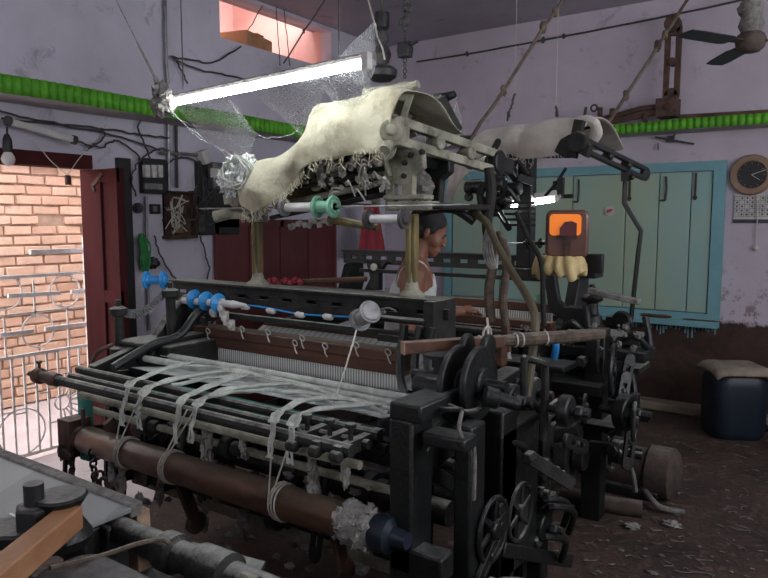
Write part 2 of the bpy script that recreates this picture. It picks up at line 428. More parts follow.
# outside: yard, brick wall
struct(MB().bx((-7.5, -3, -.12), (XW-.1, 7, -.01)).build('ground', 'marble', smooth=False))
XB = -5.7
bt = at(45, 166, X=XB).z
bk = MB(); z = 0.0; r = 0
while z < bt:
    h = .072; y = -1.0-(r % 2)*.115
    while y < 4.4:
        l = .215+random.uniform(-.012, .012)
        if not (abs(y-at(30, 228, X=XB).y) < .1 and abs(z-at(30, 228, X=XB).z) < .04):
            bk.box((XB-.05+random.uniform(-.014, .014), y+l/2, z+h/2), (.1, l, h-random.uniform(0, .008)),
                   Matrix.Rotation(random.uniform(-.03, .03), 3, 'X') @ Matrix.Rotation(random.uniform(-.05, .05), 3, 'Z'))
        y += l+random.uniform(.010, .022)
    z += h+.012; r += 1
bo = struct(bk.build('wall_outside', 'brick', bev=.006))
struct(MB().bx((XB-.2, -1.2, 0), (XB-.028, 4.4, bt)).build('wall_outside_bed', 'mortar', smooth=False))
struct(MB().bx((XB-.22, -1.3, bt), (XB+.06, 4.5, bt+.07)).build('trim_3', 'marble', bev=.01))
struct(MB().bx((-7.4, 4.45, 0), (XW-.25, 4.65, 2.2)).build('wall_outside_return', 'mortar', smooth=False))
# threshold slab
struct(MB().bx((XW-.25, D0, -.02), (XW+.95, D1+.22, .012)).build('floor_threshold', 'marble', bev=.004))

# door frame + leaf
fr = MB()
fr.bx((XW-.12, D0-.05, 0), (XW+.015, D0, DZ))
fr.bx((XW-.12, D0-.05, DZ-.085), (XW+.015, D1, DZ)); fr.bx((XW-.13, D1-.004, 0), (XW-.001, D1+.004, DZ-.086))
fo = struct(fr.build('door_1', 'shaded_maroon', bev=.003))
struct(MB().bx((XW-.55, D0-.6, 2.12), (XW-.12, D1+.7, 2.18)).build('added_overhang', 'concrete', bev=.01))  # overhang added to keep sky light off the door leaf
lf = MB(); X0, X1 = XW+.0, XW+.27; yl = D1+.03
lf.bx((X0, yl-.018, .04), (X1, yl+.018, DZ-.09))
leaf = lf.build('door_leaf', 'shaded_maroon', fo, bev=.003)
st = MB()
for a, b, c, d in ((X0, X0+.09, .04, DZ-.09), (X1-.09, X1, .04, DZ-.09), (X0, X1, .04, .16), (X0, X1, 1.02, 1.1), (X0, X1, DZ-.17, DZ-.09), (X0+.2, X0+.25, .1, DZ-.1)):
    st.bx((a, yl-.034-.0015*(c < .1)-.003*(a > X0+.1), c), (b, yl-.016, d))
st.build('door_rail', 'shaded_maroon', leaf)
hp = at(97, 180, Y=yl-.04)
MB().beam(hp+V((-.05, 0, -.035)), hp+V((.06, 0, .04)), .012, .026).beam(hp+V((-.05, 0, -.035)), hp+V((-.03, 0, -.07)), .012, .02).build('door_handle', 'rust', leaf, 'rusted latch handle')
# black strip: leaf back edge and the gap's shadow put into colour
MB().bx((XW-.02, 2.74, 0), (XW+.03, 2.84, DZ)).build('door_gap_shade', 'black', fo, bev=.003)

# pale concrete pipe fitting resting over the doorway: dead tube batten
a = at(8, 121, X=XW+.1); b = at(74, 140, X=XW+.1)
t = thing('tube_batten', 'unlit dusty tube batten fixed above the doorway', 'lamp', a)
MB().beam(a, b, .04, .035).build('batten', 'paper', t, bev=.006)
for p in (a, b): MB().disc(p, b-a, .028, .035, 14).build('end_cap', 'cable', t)
p = at(8, 156, X=XW+.16); q = at(7, 127, X=XW+.13)
t = thing('hanging_bulb', 'unlit round bulb in black holder hanging at the doorway top corner', 'bulb', p)
MB().tube([q, p+V((0, 0, .06))], .006).build('flex', 'cable', t)
MB().lathe(p+V((0, 0, .02)), p+V((0, 0, 1)), [(0, .02), (.03, .026), (.07, .024), (.10, .012)], 16).build('bulb_holder', 'black', t)
MB().lathe(p+V((0, 0, -.055)), p+V((0, 0, 1)), [(0, .004), (.006, .018), (.02, .032), (.038, .037), (.056, .032), (.075, .02), (.08, .018)], 18).build('bulb', 'bulb', t)

# ---------------------------------------------------------------- gate
GX = XW-.24
def g(px, py): return at(px, py, X=GX)
zmid = g(45, 352).z; ztop = g(45, 275).z; yend = g(93, 440).y; y0 = 1.2
gt = thing('metal_gate', 'white painted scrollwork iron gate closing the lower doorway', 'gate', (GX, yend, .02))
fm = MB()
for yy in (yend, y0): fm.beam((GX, yy, .02), (GX, yy, ztop+.24 if yy == yend else ztop), .022, .022)
for zz in (.05, zmid, ztop): fm.beam((GX, y0, zz), (GX, yend, zz), .018, .02)
fm.beam((GX, g(30, 252).y, g(60, 251).z), (GX, yend, g(60, 251).z), .03, .03)

fm.build('gate_frame', 'white_iron', gt)
bars = MB(); yy = yend-.075; k = 0
while yy > y0:
    bars.beam((GX, yy, .05), (GX, yy, zmid), .012, .012)
    if k % 2: bars.beam((GX, yy, .22+.13*(k % 3)), (GX, yy+.075, .22+.13*(k % 3)), .008, .01)
    else: bars.beam((GX, yy, .33+.1*(k % 3)), (GX, yy+.075, .33+.1*(k % 3)), .008, .01)
    yy -= .075; k += 1
bars.build('gate_bars', 'white_iron', gt)
for px, py in ((65, 291), (5, 293), (38, 331), (97, 318), (-20, 332)):
    c = g(px, py)
    if c.y > yend-.05: continue
    MB().ring(c, (1, 0, 0), .105, .006, 30).build('gate_ring', 'white_iron', gt)
sc_ = MB()
for px, py in ((34, 296), (92, 289)):
    c = g(px, py); sc_.beam((GX, c.y, c.z+.10), (GX, c.y, c.z-.14), .01, .01)
for px, py in ((5, 337), (68, 325)):
    c = g(px, py); sc_.beam((GX, c.y, c.z+.12), (GX, c.y, zmid), .01, .01)
sc_.beam((GX, y0, g(45, 311).z), (GX, yend, g(45, 311).z), .01, .012)
sc_.build('gate_upright', 'white_iron', gt)
for (x0, y_0, x1, y_1) in ((8, 296, 60, 293), (71, 292, 98, 290), (0, 335, 33, 331), (45, 329, 92, 323)):
    MB().beam(g(x0, y_0), g(min(x1, 92), y_1), .02, .026).build('gate_crossbar', 'white_iron', gt)
sb = MB(); c = g(62, 402)
for i in range(9):
    q = R_(-80+i*20); sb.beam(c+V((0, math.cos(q), math.sin(q)))*.05, c+V((0, math.cos(q), math.sin(q)))*.2, .008, .008)
sb.ring(c, (1, 0, 0), .05, .005, 20)
sb.build('gate_sunburst', 'white_iron', gt)
for px, py in ((22, 432), (88, 428)):
    MB().ring(g(px, py), (1, 0, 0), .15 if px < 50 else .07, .006, 30).build('gate_ring', 'white_iron', gt)

# ---------------------------------------------------------------- maroon door in left wall behind loom
a = at(215, 229, X=XW+.02); b = at(333, 222, X=XW+.02)
dz = at(270, 222, X=XW+.02).z+.02
d2 = struct(MB().bx((XW, a.y, .02), (XW+.03, b.y, dz)).build('door_2', 'red_paint', bev=.004))
dd = MB(); n = 4; wd = (b.y-a.y)/n
for i in range(n+1): dd.bx((XW+.025, a.y+i*wd-.02, .02), (XW+.045, a.y+i*wd+.02, dz))
dd.bx((XW+.025, a.y, dz-.06), (XW+.045, b.y, dz)); dd.build('door_rail', 'red_paint', d2)

# ---------------------------------------------------------------- teal shutters on the back wall
wl = -3.3; wr = at(725, 200, Y=YW-.04).x; wt = at(640, 164, Y=YW-.04).z; wb = at(690, 320, Y=YW-.04).z
ws = MB()
for a_, b_ in (((wl, wt-.075), (wr, wt)), ((wl, wb), (wr, wb+.06)), ((wl, wb), (wl+.07, wt)), ((wr-.085, wb), (wr, wt))):
    ws.bx((a_[0], YW-.055-.002*(a_[1] == wb and b_[1] == wt), a_[1]), (b_[0], YW+.01, b_[1]))
win = struct(ws.build('window_2', 'teal_frame'))
xs = [wl+.08]+[at(px, 220, Y=YW-.045).x for px in (500, 572, 625, 658, 690)]+[wr-.09]
for i in range(len(xs)-1):
    m = MB(); m.bx((xs[i]+.004, YW-.04, wb+.065), (xs[i+1]-.004, YW-.008, wt-.08))
    lf = m.build('shutter', 'teal', win, bev=.003)
    if i in (3, 5):
        h = MB(); hx = xs[i]+.03; h.beam((hx, YW-.048, wt-.09), (hx, YW-.048, wt-.30), .014, .012); h.disc((hx, YW-.05, wt-.28), (0, 1, 0), .016, .02, 12)
        h.build('bolt', 'rust', lf)
    if i in (2, 4):
        h = MB(); hx = xs[i]+.05; h.tube([(hx, YW-.05, wt-.11), (hx+.01, YW-.065, wt-.2), (hx, YW-.05, wt-.30)], .008, 8); h.tube([(hx, YW-.05, wt-.30), (hx-.04, YW-.06, wt-.3)], .008)
        h.build('latch', 'cable', lf)
# teal sill with paint runs down the wall
sl = MB(); sl.bx((wl, YW-.09, wb-.05), (wr, YW, wb))
sill = struct(sl.build('trim_4', 'teal_frame', bev=.006))
dr = MB(); x = -1.6
while x < wr-.02:
    L = abs(noise.noise(V((x*9, 3, 0))))*.16+.02
    dr.bx((x, YW-.008, wb-.05-L), (x+random.uniform(.006, .014), YW+.002, wb-.04)); x += random.uniform(.014, .03)
struct(dr.build('trim_5', 'teal_frame', smooth=False))
# sticker
p = at(610, 211, Y=YW-.05)
o = MB().disc(p, (0, 1, 0), .043, .006, 28); o = o.build('round_sticker', 'paper'); tag(o, 'small round white sticker with red mark on the teal shutter', 'sticker')
m = MB(); m.beam(p+V((-.025, -.006, .003)), p+V((.022, -.006, .012)), .004, .012).beam(p+V((-.02, -.006, -.012)), p+V((.012, -.006, -.002)), .004, .009).beam(p+V((-.022, -.006, -.012)), p+V((-.02, -.006, .008)), .004, .007); m.build('red_mark', 'red_ink', o, 'red letter-like mark')
# things on the sill
for (x0, y_0, x1, y_1, lab, r) in ((641, 309, 672, 311, 'brown wooden spindle lying on the teal window sill, left one', .016), (683, 314, 722, 317, 'thin dark stick lying on the teal window sill under the right shutter', .007)):
    a = at(x0, y_0, Y=YW-.055); b = at(x1, y_1, Y=YW-.055); a.z = b.z = wb+r
    o = MB().tube([a, a.lerp(b, .15), a.lerp(b, .5), a.lerp(b, .8), b], [r*.6, r, r*.8, r, r*.4], 10).build('spindle' if r > .01 else 'stick', 'rust'); tag(o, lab, 'tool')

# ---------------------------------------------------------------- clock, calendar, hook
p = at(752, 175, Y=YW)
rr = 22/680*((p.y)/.823*.86)
t = thing('wall_clock', 'round wall clock with brown rim and black face', 'clock', p)
rr = (at(775, 175, Y=YW).x-p.x)
MB().lathe(p, p-V((0, 1, 0)), [(0, rr), (.03, rr), (.045, rr*.93), (.045, rr*.70), (.03, rr*.66), (.02, rr*.6)], 40).build('rim', 'clock_rim', t)
MB().disc(p-V((0, .024, 0)), (0, 1, 0), rr*.66, .01, 40).build('face', 'black', t, 'black clock face')
for an, L, nm in ((R_(70), .10, 'minute_hand'), (R_(125), .07, 'hour_hand')):
    MB().beam(p-V((0, .035, 0)), p+V((math.sin(an)*L, -.035, math.cos(an)*L)), .003, .008, (0, 1, 0)).build(nm, 'ceramic', t)
tk = MB()
for i in range(12):
    q = i*math.pi/6; d = V((math.sin(q), 0, math.cos(q))); tk.beam(p+V((0, -.031, 0))+d*rr*.52, p+V((0, -.031, 0))+d*rr*.6, .003, .006, (0, 1, 0))
tk.build('hour_marks', 'grey_metal', t)
a = at(735, 194, Y=YW); b = at(768, 222, Y=YW); xr = b.x+.08
t = thing('wall_calendar', 'printed wall calendar hanging under the clock', 'calendar', V((a.x, YW, b.z)))
MB().bx((a.x, YW-.008, b.z), (xr, YW-.001, a.z)).build('sheet', 'paper', t)
g_ = MB(); nx = 9; H_ = a.z-b.z
for i in range(nx+1): g_.bx((a.x+(xr-a.x)*i/nx-.001, YW-.0095, b.z+.04), (a.x+(xr-a.x)*i/nx+.001, YW-.008, a.z-.02))
for i in range(6): z_ = b.z+.04+(H_-.06)*i/5; g_.bx((a.x, YW-.0095, z_-.001), (xr, YW-.008, z_+.001))
for i in range(nx):
    for j in range(5):
        if (i*7+j*3) % 4: g_.bx((a.x+(xr-a.x)*(i+.35)/nx, YW-.0095, b.z+.05+(H_-.06)*(j)/5), (a.x+(xr-a.x)*(i+.7)/nx, YW-.008, b.z+.05+(H_-.06)*(j+.45)/5))
g_.build('date_grid', 'ink', t)
MB().bx((a.x-.005, YW-.012, b.z-.008), (xr, YW, b.z+.02)).build('bottom_strip', 'ink', t, 'dark bottom strip')
q0 = at(757, 192, Y=YW-.02); q1 = at(756, 248, Y=YW-.02)
o = MB().tube([q0, q0.lerp(q1, .5)+V((.005, 0, 0)), q1], .004, 6).blob(q1, .018, .6, 3).build('hanging_string', 'string'); tag(o, 'pale string hanging down from the clock over the calendar', 'string')
# small cross shaped hook below the right frill
p = at(671, 139, Y=YW-.03)
o = MB().beam(at(655, 137, Y=YW-.03), at(694, 144, Y=YW-.03), .012, .014).beam(p+V((-.035, -.01, -.02)), p+V((.035, -.01, .035)), .01, .012).box(p, (.05, .03, .05)).tube([at(658, 143, Y=YW-.03), at(658, 150, Y=YW-.03)], .005).build('wall_hook', 'cable')
tag(o, 'small dark crossed metal hook on the wall between frill and shutters', 'hook')

# ---------------------------------------------------------------- machine arms stored on the back ledge
yl = YW-.2
t = thing('stored_machine_arm', 'rusty slotted iron arm standing upright on the ledge by the fan', 'machine part', at(672, 112, Y=yl))
MB().slotted(at(674, 28, Y=yl), at(671, 96, Y=yl), .12, .04, 2, (0, 1, 0)).build('arm', 'rust', t, bev=.004)
m = MB(); c = at(673, 24, Y=yl); m.disc(c, (0, 1, 0), .06, .08, 18); m.beam(c+V((0, 0, -.05)), c+V((-.01, 0, .07)), .05, .08); m.build('boss', 'rust', t)
a = at(658, 100, Y=yl); b = at(678, 117, Y=yl)
MB().bx((a.x, yl-.08, b.z), (b.x, yl+.08, a.z)).disc(((a.x+b.x)/2, yl-.08, (a.z+b.z)/2), (0, 1, 0), .02, .03, 12).build('foot_block', 'rust', t, 'brown boxy foot', bev=.006)
t = thing('iron_lever', 'long rusty iron lever lying along the right ledge left of the upright arm', 'machine part', at(640, 115, Y=yl-.03))
MB().tube(smooth_path([at(590, 121, Y=yl-.03), at(615, 116, Y=yl-.03), at(640, 109, Y=yl-.03), at(657, 107, Y=yl-.03)]), .022, 10).beam(at(601, 124, Y=yl-.04), at(657, 112, Y=yl-.04), .03, .04).build('shaft', 'rust', t)
for px, py in ((600, 112), (612, 113), (645, 118)): MB().disc(at(px, py, Y=yl-.04), (1, .3, 0), .04, .04, 14).build('collar', 'rust', t)
m = MB(); m.tube([at(586, 107, Y=yl), at(584, 118, Y=yl)], .012); m.ring(at(594, 108, Y=yl), (0, 1, 0), .025, .008); m.build('hook', 'cable', t)
o = MB().beam(at(680, 117, Y=yl), at(768, 112, Y=yl)+V((0, 0, 0)), .05, .03).build('dark_rod', 'rust'); tag(o, 'thin dark bar lying along the ledge beneath the fan', 'rod')

# ---------------------------------------------------------------- ceiling fan (right)
hub = FW*0+V((0, 0, CH)); d_ = 4.0; lat = 2.09
hub = V((-math.sin(TH)*d_+math.cos(TH)*lat, math.cos(TH)*d_+math.sin(TH)*lat, 2.55))
t = thing('ceiling_fan', 'dark three-blade ceiling fan hanging at the upper right corner', 'fan', hub)
MB().lathe(hub+V((0, 0, -.05)), hub+V((0, 0, 1)), [(0, .03), (.005, .05), (.03, .075), (.07, .082), (.10, .07), (.12, .04)], 28).build('motor', 'dusty_brown', t)
MB().lathe(hub+V((0, 0, .06)), hub+V((0, 0, 1)), [(0, .05), (.04, .07), (.09, .055), (.15, .065), (.20, .045), (.24, .02)], 20).blob(hub+V((-.02, 0, .2)), .05, .5, 4).build('canopy', 'lint', t, 'canopy wrapped in pale cobwebs')
MB().tube([hub+V((0, 0, .25)), (hub.x, hub.y, ZC)], .013).build('rod', 'cable', t)
MB().lathe(V((hub.x, hub.y, ZC-.09)), V((hub.x, hub.y, 9)), [(0, .02), (.02, .05), (.09, .055)], 18).build('ceiling_cup', 'cable', t)
dr_ = math.atan2(.05, .6)
for k in range(3):
    an = dr_+k*2*math.pi/3; dd = (-math.sin(TH)*math.cos(an)+math.cos(TH)*math.sin(an), math.cos(TH)*math.cos(an)+math.sin(TH)*math.sin(an))
    d = V((dd[0], dd[1], 0)); s = V((-d.y, d.x, 0)); m = MB()
    tilt = V((0, 0, .035))
    poly = [(.16, -.045), (.20, -.06), (.44, -.06), (.52, -.05), (.53, .0), (.52, .05), (.44, .055), (.20, .055), (.16, .04)]
    m.prism(poly, hub+V((0, 0, .0)), d, (s+tilt*3).normalized(), .006)
    bl = m.build('blade', 'black', t)
    MB().prism([(.07, -.02), (.2, -.035), (.24, 0), (.2, .035), (.07, .02)], hub+V((0, 0, .006)), d, (s+tilt*3).normalized(), .008).build('blade_bracket', 'rust', bl)

# ---------------------------------------------------------------- hanging motor (centre) and chain
c = at(382, 40, Y=2.75); t = thing('hanging_fan_motor', 'blackened bladeless fan motor hanging beside the lit tube', 'fan motor', c)
zz = lambda py: at(382, py, Y=2.75).z
cx, cy = c.x, c.y
def lp(pts): z0 = zz(pts[0][0]); return V((cx, cy, z0)), [(z0-zz(p)-0, r) for p, r in pts]
def down(pts, name, mat, lab=None):
    z0 = zz(pts[0][0]); MB().lathe((cx, cy, z0), (cx, cy, z0-1), [(z0-zz(p), r) for p, r in pts], 24).build(name, mat, t, lab)
down([(12, .015), (13, .035), (20, .037), (28, .034), (31, .02)], 'upper_cup', 'black')
MB().tube([(cx, cy, zz(13)), (cx, cy, ZC)], .009).build('rod', 'cable', t)
down([(31, .018), (36, .03), (41, .034), (44, .022), (47, .03), (55, .045), (62, .035), (66, .02)], 'stem', 'cable')
down([(65, .02), (67, .055), (71, .075), (77, .07), (81, .045), (82, .02)], 'motor', 'black')
p = at(405, 50, Y=2.75); t = thing('hanging_chain', 'thin dark chain with a black pulley block hanging above the rear loom cover', 'chain', p)
m = MB(); n = 46; top = V((p.x, p.y, ZC)); 
for i in range(n):
    q = top+V((0, 0, -.024*i)); 
    if q.z < at(405, 86, Y=2.75).z: break
    m.ring(q, (1, 0, 0) if i % 2 else (0, 1, 0), .010, .003, 10, 5)
m.build('chain', 'cable', t)
MB().box(p, (.06, .04, .07)).disc(p, (0, 1, 0), .035, .05, 16).tube([p+V((.03, 0, .02)), p+V((.07, 0, .03))], .008).build('pulley_block', 'black', t, bev=.004)
for px, py in ((407, 8), (404, 22)): MB().blob(at(px, py, Y=2.75), .022, .5, px).build('knot', 'cable', t)
# ---------------------------------------------------------------- electrics on the left wall
def wl_(px, py, d=.03): return at(px, py, X=XW+d)
def wbox(m, x0, y0, x1, y1, th, d0=0):
    a = wl_(x0, y0, d0); b = wl_(x1, y1, d0); return m.bx((XW+d0, a.y, b.z), (XW+d0+th, b.y, a.z))
t = thing('fuse_board', 'dark fuse board with white ceramic fuses, nearest the doorway', 'fuse box', wl_(150, 195))
wbox(MB(), 138, 158, 163, 194, .05).build('board', 'black', t, bev=.004)
for i in range(3): wbox(MB(), 142+i*6.5, 165, 147+i*6.5, 178, .04, .05).build('fuse', 'ceramic', t, 'white ceramic fuse', bev=.004)
wbox(MB(), 143, 183, 161, 190, .02, .05).build('terminal_strip', 'grey_metal', t, bev=.002)
t = thing('switch_box', 'open rusty brown switch box with tangled wires below the fuse board', 'switch box', wl_(175, 238))
m = MB(); wbox(m, 162, 191, 190, 238, .02); wbox(m, 162, 191, 190, 193.5, .09); wbox(m, 162, 236, 190, 238, .09); wbox(m, 162, 191, 164, 238, .09); wbox(m, 188, 191, 190, 238, .09); wbox(m, 162, 219, 190, 221, .08)
m.build('case', 'rust', t)
wbox(MB(), 167, 198, 184, 214, .04, .02).build('switch', 'rust', t, bev=.004)
wbox(MB(), 170, 224, 180, 233, .04, .02).build('cutout', 'brass', t, bev=.004)
m = MB()
for k in range(7):
    pts = [wl_(random.uniform(164, 188), random.uniform(193, 236), random.uniform(.05, .12)) for _ in range(5)]; m.tube(smooth_path(pts, 5), .0035, 5)
m.build('wires', 'string', t, 'pale tangled wires')
t = thing('meter_panel', 'large black panel with an electricity meter beside the draped loom cover', 'meter panel', wl_(210, 234))
wbox(MB(), 194, 161, 236, 234, .045).build('panel', 'black', t, bev=.004)
mt = wbox(MB(), 207, 163, 224, 190, .07, .045).build('meter', 'grey_metal', t, bev=.008)
wbox(MB(), 210, 168, 221, 178, .006, .115).build('meter_window', 'ceramic', mt)
wbox(MB(), 196, 215, 203, 232, .03, .045).build('cutout', 'cable', t, bev=.004)
m = MB()
for k in range(6):
    m.tube(smooth_path([wl_(random.uniform(192, 225), random.uniform(160, 232), random.uniform(.06, .14)) for _ in range(4)], 5), .004, 5)
m.build('wires', 'cable', t)
t = thing('junction_box', 'small dusty junction box at the top of the meter panel', 'junction box', wl_(203, 160))
MB().box(wl_(204, 157, .05), (.07, .07, .10), Matrix.Rotation(.4, 3, 'X')).build('case', 'paper', t, bev=.006)
m = MB(); wbox(m, 198, 201, 203, 204, .02); 
t = thing('wall_socket', 'round brown socket on the left wall under the fuse board', 'socket', wl_(138, 209))
MB().disc(wl_(138, 208, .015), (1, 0, 0), .036, .03, 24).build('plate', 'cable', t); MB().disc(wl_(138, 208, .035), (1, 0, 0), .018, .014, 18).build('button', 'black', t)
t = thing('wall_switch', 'small square dark switch right of the round socket', 'switch', wl_(154, 214))
wbox(MB(), 149, 204, 159, 214, .02).build('plate', 'black', t, bev=.003); wbox(MB(), 152, 206, 156, 212, .015, .02).build('rocker', 'grey_metal', t, bev=.002)
# conduits
def pipe(name, lab, cat, pts, r, mat='cable', n=8, d=.03):
    P = [wl_(x, y, d) if len(q) == 2 else wl_(x, y, q[2]) for q in pts for x, y in [q[:2]]]
    o = MB().tube(P, r, n).build(name, mat); tag(o, lab, cat); return o
pipe('conduit', 'grey conduit rising from the fuse boards to the ledge', 'conduit', [(168, 118), (169, 192)], .014, 'grey_metal')
pipe('conduit', 'thin conduit pipe running up the upper wall beside the cobweb', 'conduit', [(165, 0), (166, 62), (168, 84)], .012, 'grey_metal')
pipe('conduit', 'second grey conduit just right of the riser above the switch box', 'conduit', [(176, 124), (177, 188)], .011, 'cable')
pipe('conduit', 'vertical pipe down the left wall behind the green yarn', 'conduit', [(146, 196), (147, 260), (149, 330)], .011, 'grey_metal')
pipe('conduit', 'horizontal pipe under the ledge between fuse board and meter panel', 'conduit', [(160, 153), (205, 155)], .012, 'grey_metal')
cabs = [('grey cable sagging along the wall above the doorway', [(0, 112), (45, 122), (90, 127), (135, 134), (170, 138)]),
        ('second grey cable running below the first above the doorway', [(0, 119), (60, 125), (120, 137), (160, 150)]),
        ('looping cable from the doorway lintel to the fuse board', [(75, 141), (100, 147), (118, 141), (140, 158)]),
        ('black cable arching from the ledge over the fuse board', [(136, 196), (131, 178), (140, 160), (155, 150), (168, 150)]),
        ('cable crossing the wall from fuse board to meter panel', [(163, 170), (172, 160), (186, 158), (205, 168), (214, 190)]),
        ('drooping cable below the switch box to the blue spools', [(154, 235), (160, 255), (172, 275), (185, 287)]),
        ('thin wire hanging on the wall left of the maroon door', [(200, 236), (205, 255), (209, 270), (203, 288)]),
        ('wire rising from fuse board toward the lit tube', [(150, 158), (142, 140), (138, 125), (150, 112)]),
        ('wire strung on the upper wall from conduit to the high window', [(170, 57), (190, 60), (215, 62), (240, 46)]),
        ('lower wire strung on the upper wall under the high window', [(172, 58), (200, 70), (225, 75), (250, 80)]),
        ('forked wire stub dangling on the upper wall beside the conduit', [(175, 58), (182, 72), (187, 84)]),
        ('frayed wire over the ledge near the cobweb', [(100, 128), (105, 135), (98, 142), (86, 150)])]
for lab, pts in cabs:
    P = smooth_path([wl_(x, y, .035 if y < 100 or y > 122 else .05) for x, y in pts], 6)
    P = [p+V((random.uniform(0, .01), random.uniform(-.006, .006), random.uniform(-.006, .006))) for p in P]
    o = MB().tube(P, .0065, 6).build('cable', 'cable'); tag(o, lab, 'cable')
# plug on two strings in the doorway
p = at(68, 180, X=XW+.05); t = thing('hanging_plug', 'small brown plug dangling on two wires in the doorway', 'plug', p)
MB().box(p, (.025, .03, .06)).build('plug', 'rust', t, bev=.004)
MB().tube(smooth_path([p+V((0, 0, .03)), at(50, 160, X=XW+.05), at(35, 140, X=XW+.05)]), .003, 5).build('wire', 'string', t)
MB().tube(smooth_path([p+V((0, 0, .03)), at(78, 160, X=XW+.05), at(88, 148, X=XW+.05)]), .003, 5).build('wire', 'string', t)
# green yarn
m = MB(); 
for k in range(22):
    a = wl_(140+random.uniform(-2, 5), 233+random.uniform(0, 6), .05); b = wl_(143+random.uniform(-3, 5), 268+random.uniform(-6, 4), .05)
    m.tube(smooth_path([a, a.lerp(b, .3)+V((.02, random.uniform(-.03, .03), 0)), a.lerp(b, .7)+V((.02, random.uniform(-.03, .03), 0)), b], 4), .006, 5)
o = m.build('yarn_hank', 'hank'); tag(o, 'hank of green yarn hanging on the left wall above the blue spools', 'yarn')
o = MB().blob(wl_(153, 263, .05), .04, .4, 2).build('lint_ball', 'black'); tag(o, 'dark round cloth knob hanging right of the green yarn', 'knob')
# red cloth on the wall by the corner
t = thing('hanging_red_cloth', 'red cloth hanging on the wall behind the loom posts', 'cloth', wl_(372, 255))
rows = []
for py in range(205, 258, 5):
    w0 = 5+(py-205)*.11; rows.append([at(371+w0*k/3., py, Y=YW-.05+.02*math.sin(k*2)) if False else at(371.5+w0*k/3., py, X=XW+.35+.015*math.sin(k*2.2)) for k in range(-4, 5)])
MB().sheet(rows, amp=.006, fr=14).build('cloth', 'red_cloth', t, solid=.006)
a_ = at(371, 205, X=XW+.35)
MB().tube([V((XW, a_.y, a_.z+.02)), V((XW+.38, a_.y, a_.z))], .008).build('peg', 'rust', t)
# cardboard box in the high opening
a = at(240, 50, X=XW-.15); 
t = thing('cardboard_box', 'tan cardboard box sitting on the sill of the high opening', 'box', (a.x, a.y+.3, NZ0))
MB().box((XW-.35, a.y+.25, NZ0+.09), (.3, .42, .18), Matrix.Rotation(.25, 3, 'Z')).build('carton', 'cardboard', t, bev=.01)
MB().box((XW-.35, a.y+.25, NZ0+.183), (.31, .12, .008), Matrix.Rotation(.25, 3, 'Z')).build('flap', 'cardboard', t)
for i, (x0, y0, x1, y1) in enumerate(((276, 0, 280, 66), (283, 0, 290, 66), (262, 5, 248, 30))):
    o = MB().tube(sag(at(x0, y0, X=XW+.02), at(x1, y1, X=XW+.02), .01, 8, .004), .004, 5).build('wire', 'cable')
    tag(o, ['left wire hanging across the high pink opening', 'right wire hanging across the high pink opening', 'short wire above the box in the high opening'][i], 'wire')

# ---------------------------------------------------------------- strings across the room
def cord(lab, a, b, s, r, mat='rope', knots=0, name='rope'):
    if 'up' in lab.split() or 'ceiling' in lab or 'upright' in lab: b = a+(b-a)*((ZC-a.z)/(b.z-a.z))
    P = sag(a, b, s, 16, .004); m = MB().tube(P, r, 7)
    for k in range(knots): m.blob(P[(3, 7, 8, 12, 14)[k]], r*(1.7+.5*(k % 2)), .5, k, n=6, sq=(1, 1, 1.6))
    o = m.build(name, mat); tag(o, lab, 'rope'); return o
cord('knotted rope rising from the front loom arm to the ceiling', at(470, 140, Y=3.0), at(572, -15, Y=3.6), .0, .009, 'rope', 4)
cord('knotted rope rising from the rear loom cover past the upright arm', at(602, 132, Y=3.9), at(690, -8, Y=4.6), .02, .010, 'rope', 5)
cord('grey cable strung along the top of the back wall', at(417, 62, Y=YW-.03), at(760, -4, Y=YW-.03), .02, .008, 'cable', 3, 'cable')
cord('wire running diagonally from the tube lamp up to the ceiling', at(283, 64, Y=2.6), at(328, -4, Y=2.9), .0, .004, 'cable', 4, 'wire')
cord('rope from the tube lamp end up toward the fan motor', at(385, 60, Y=2.5), at(366, -6, Y=2.8), .0, .004, 'string', 2)
cord('dark string with a hook hanging over the rear loom cover', at(507, 120, Y=3.6), at(515, 93, Y=3.6), 0, .006, 'cable', 1, 'hook')
cord('short dark hook above the rear loom cover', at(558, 116, Y=3.8), at(556, 106, Y=3.8), 0, .006, 'cable', 1, 'hook')
for p0, p1 in (((515, 93), (517, -30)), ((556, 106), (556, -30))):
    a = at(*p0, Y=3.7); o = MB().tube([a, V((a.x, a.y, ZC))], .0012, 4).build('thread', 'string'); tag(o, 'fine thread holding the dark hook at %s' % ('its left, up to the ceiling' if p0[0] == 515 else 'its right, up to the ceiling'), 'thread')

# ---------------------------------------------------------------- the lit tube
a = at(172, 104, Z=2.1); b = at(363, 65, Z=2.1); d = (b-a).normalized()
t = thing('tube_lamp', 'long lit fluorescent tube hanging above the front loom', 'lamp', a.lerp(b, .5))
MB().tube([a, b], .0115, 14).build('lit_tube', 'tube', t, 'glowing white tube')
up = V((0, 0, 1)); bk_ = V((-d.y, d.x, 0))*(-1); bk_ = bk_ if bk_.y > 0 else -bk_
MB().beam(a-d*.03+up*.034+bk_*.02, b+d*.03+up*.034+bk_*.02, .035, .022).build('batten', 'lint', t, 'dusty grey batten', bev=.005)
for p, s in ((a, -1), (b, 1)): MB().box(p+d*s*.018+up*.012, (.03, .03, .06)).build('lamp_holder', 'ceramic', t, bev=.003)
m = MB()
for p, q in ((a+d*.1, (0, 0, 1)), (b-d*.12, (0, 0, 1))): m.tube([p+up*.05, V((p.x, p.y, ZC))], .003, 5)
m.build('hanging_wire', 'cable', t)
MB().blob(at(163, 92, Y=2.12), .045, .6, 5).blob(at(162, 106, Y=2.12), .05, .6, 8).build('lint_clump', 'lint', t, 'grey lint clump')
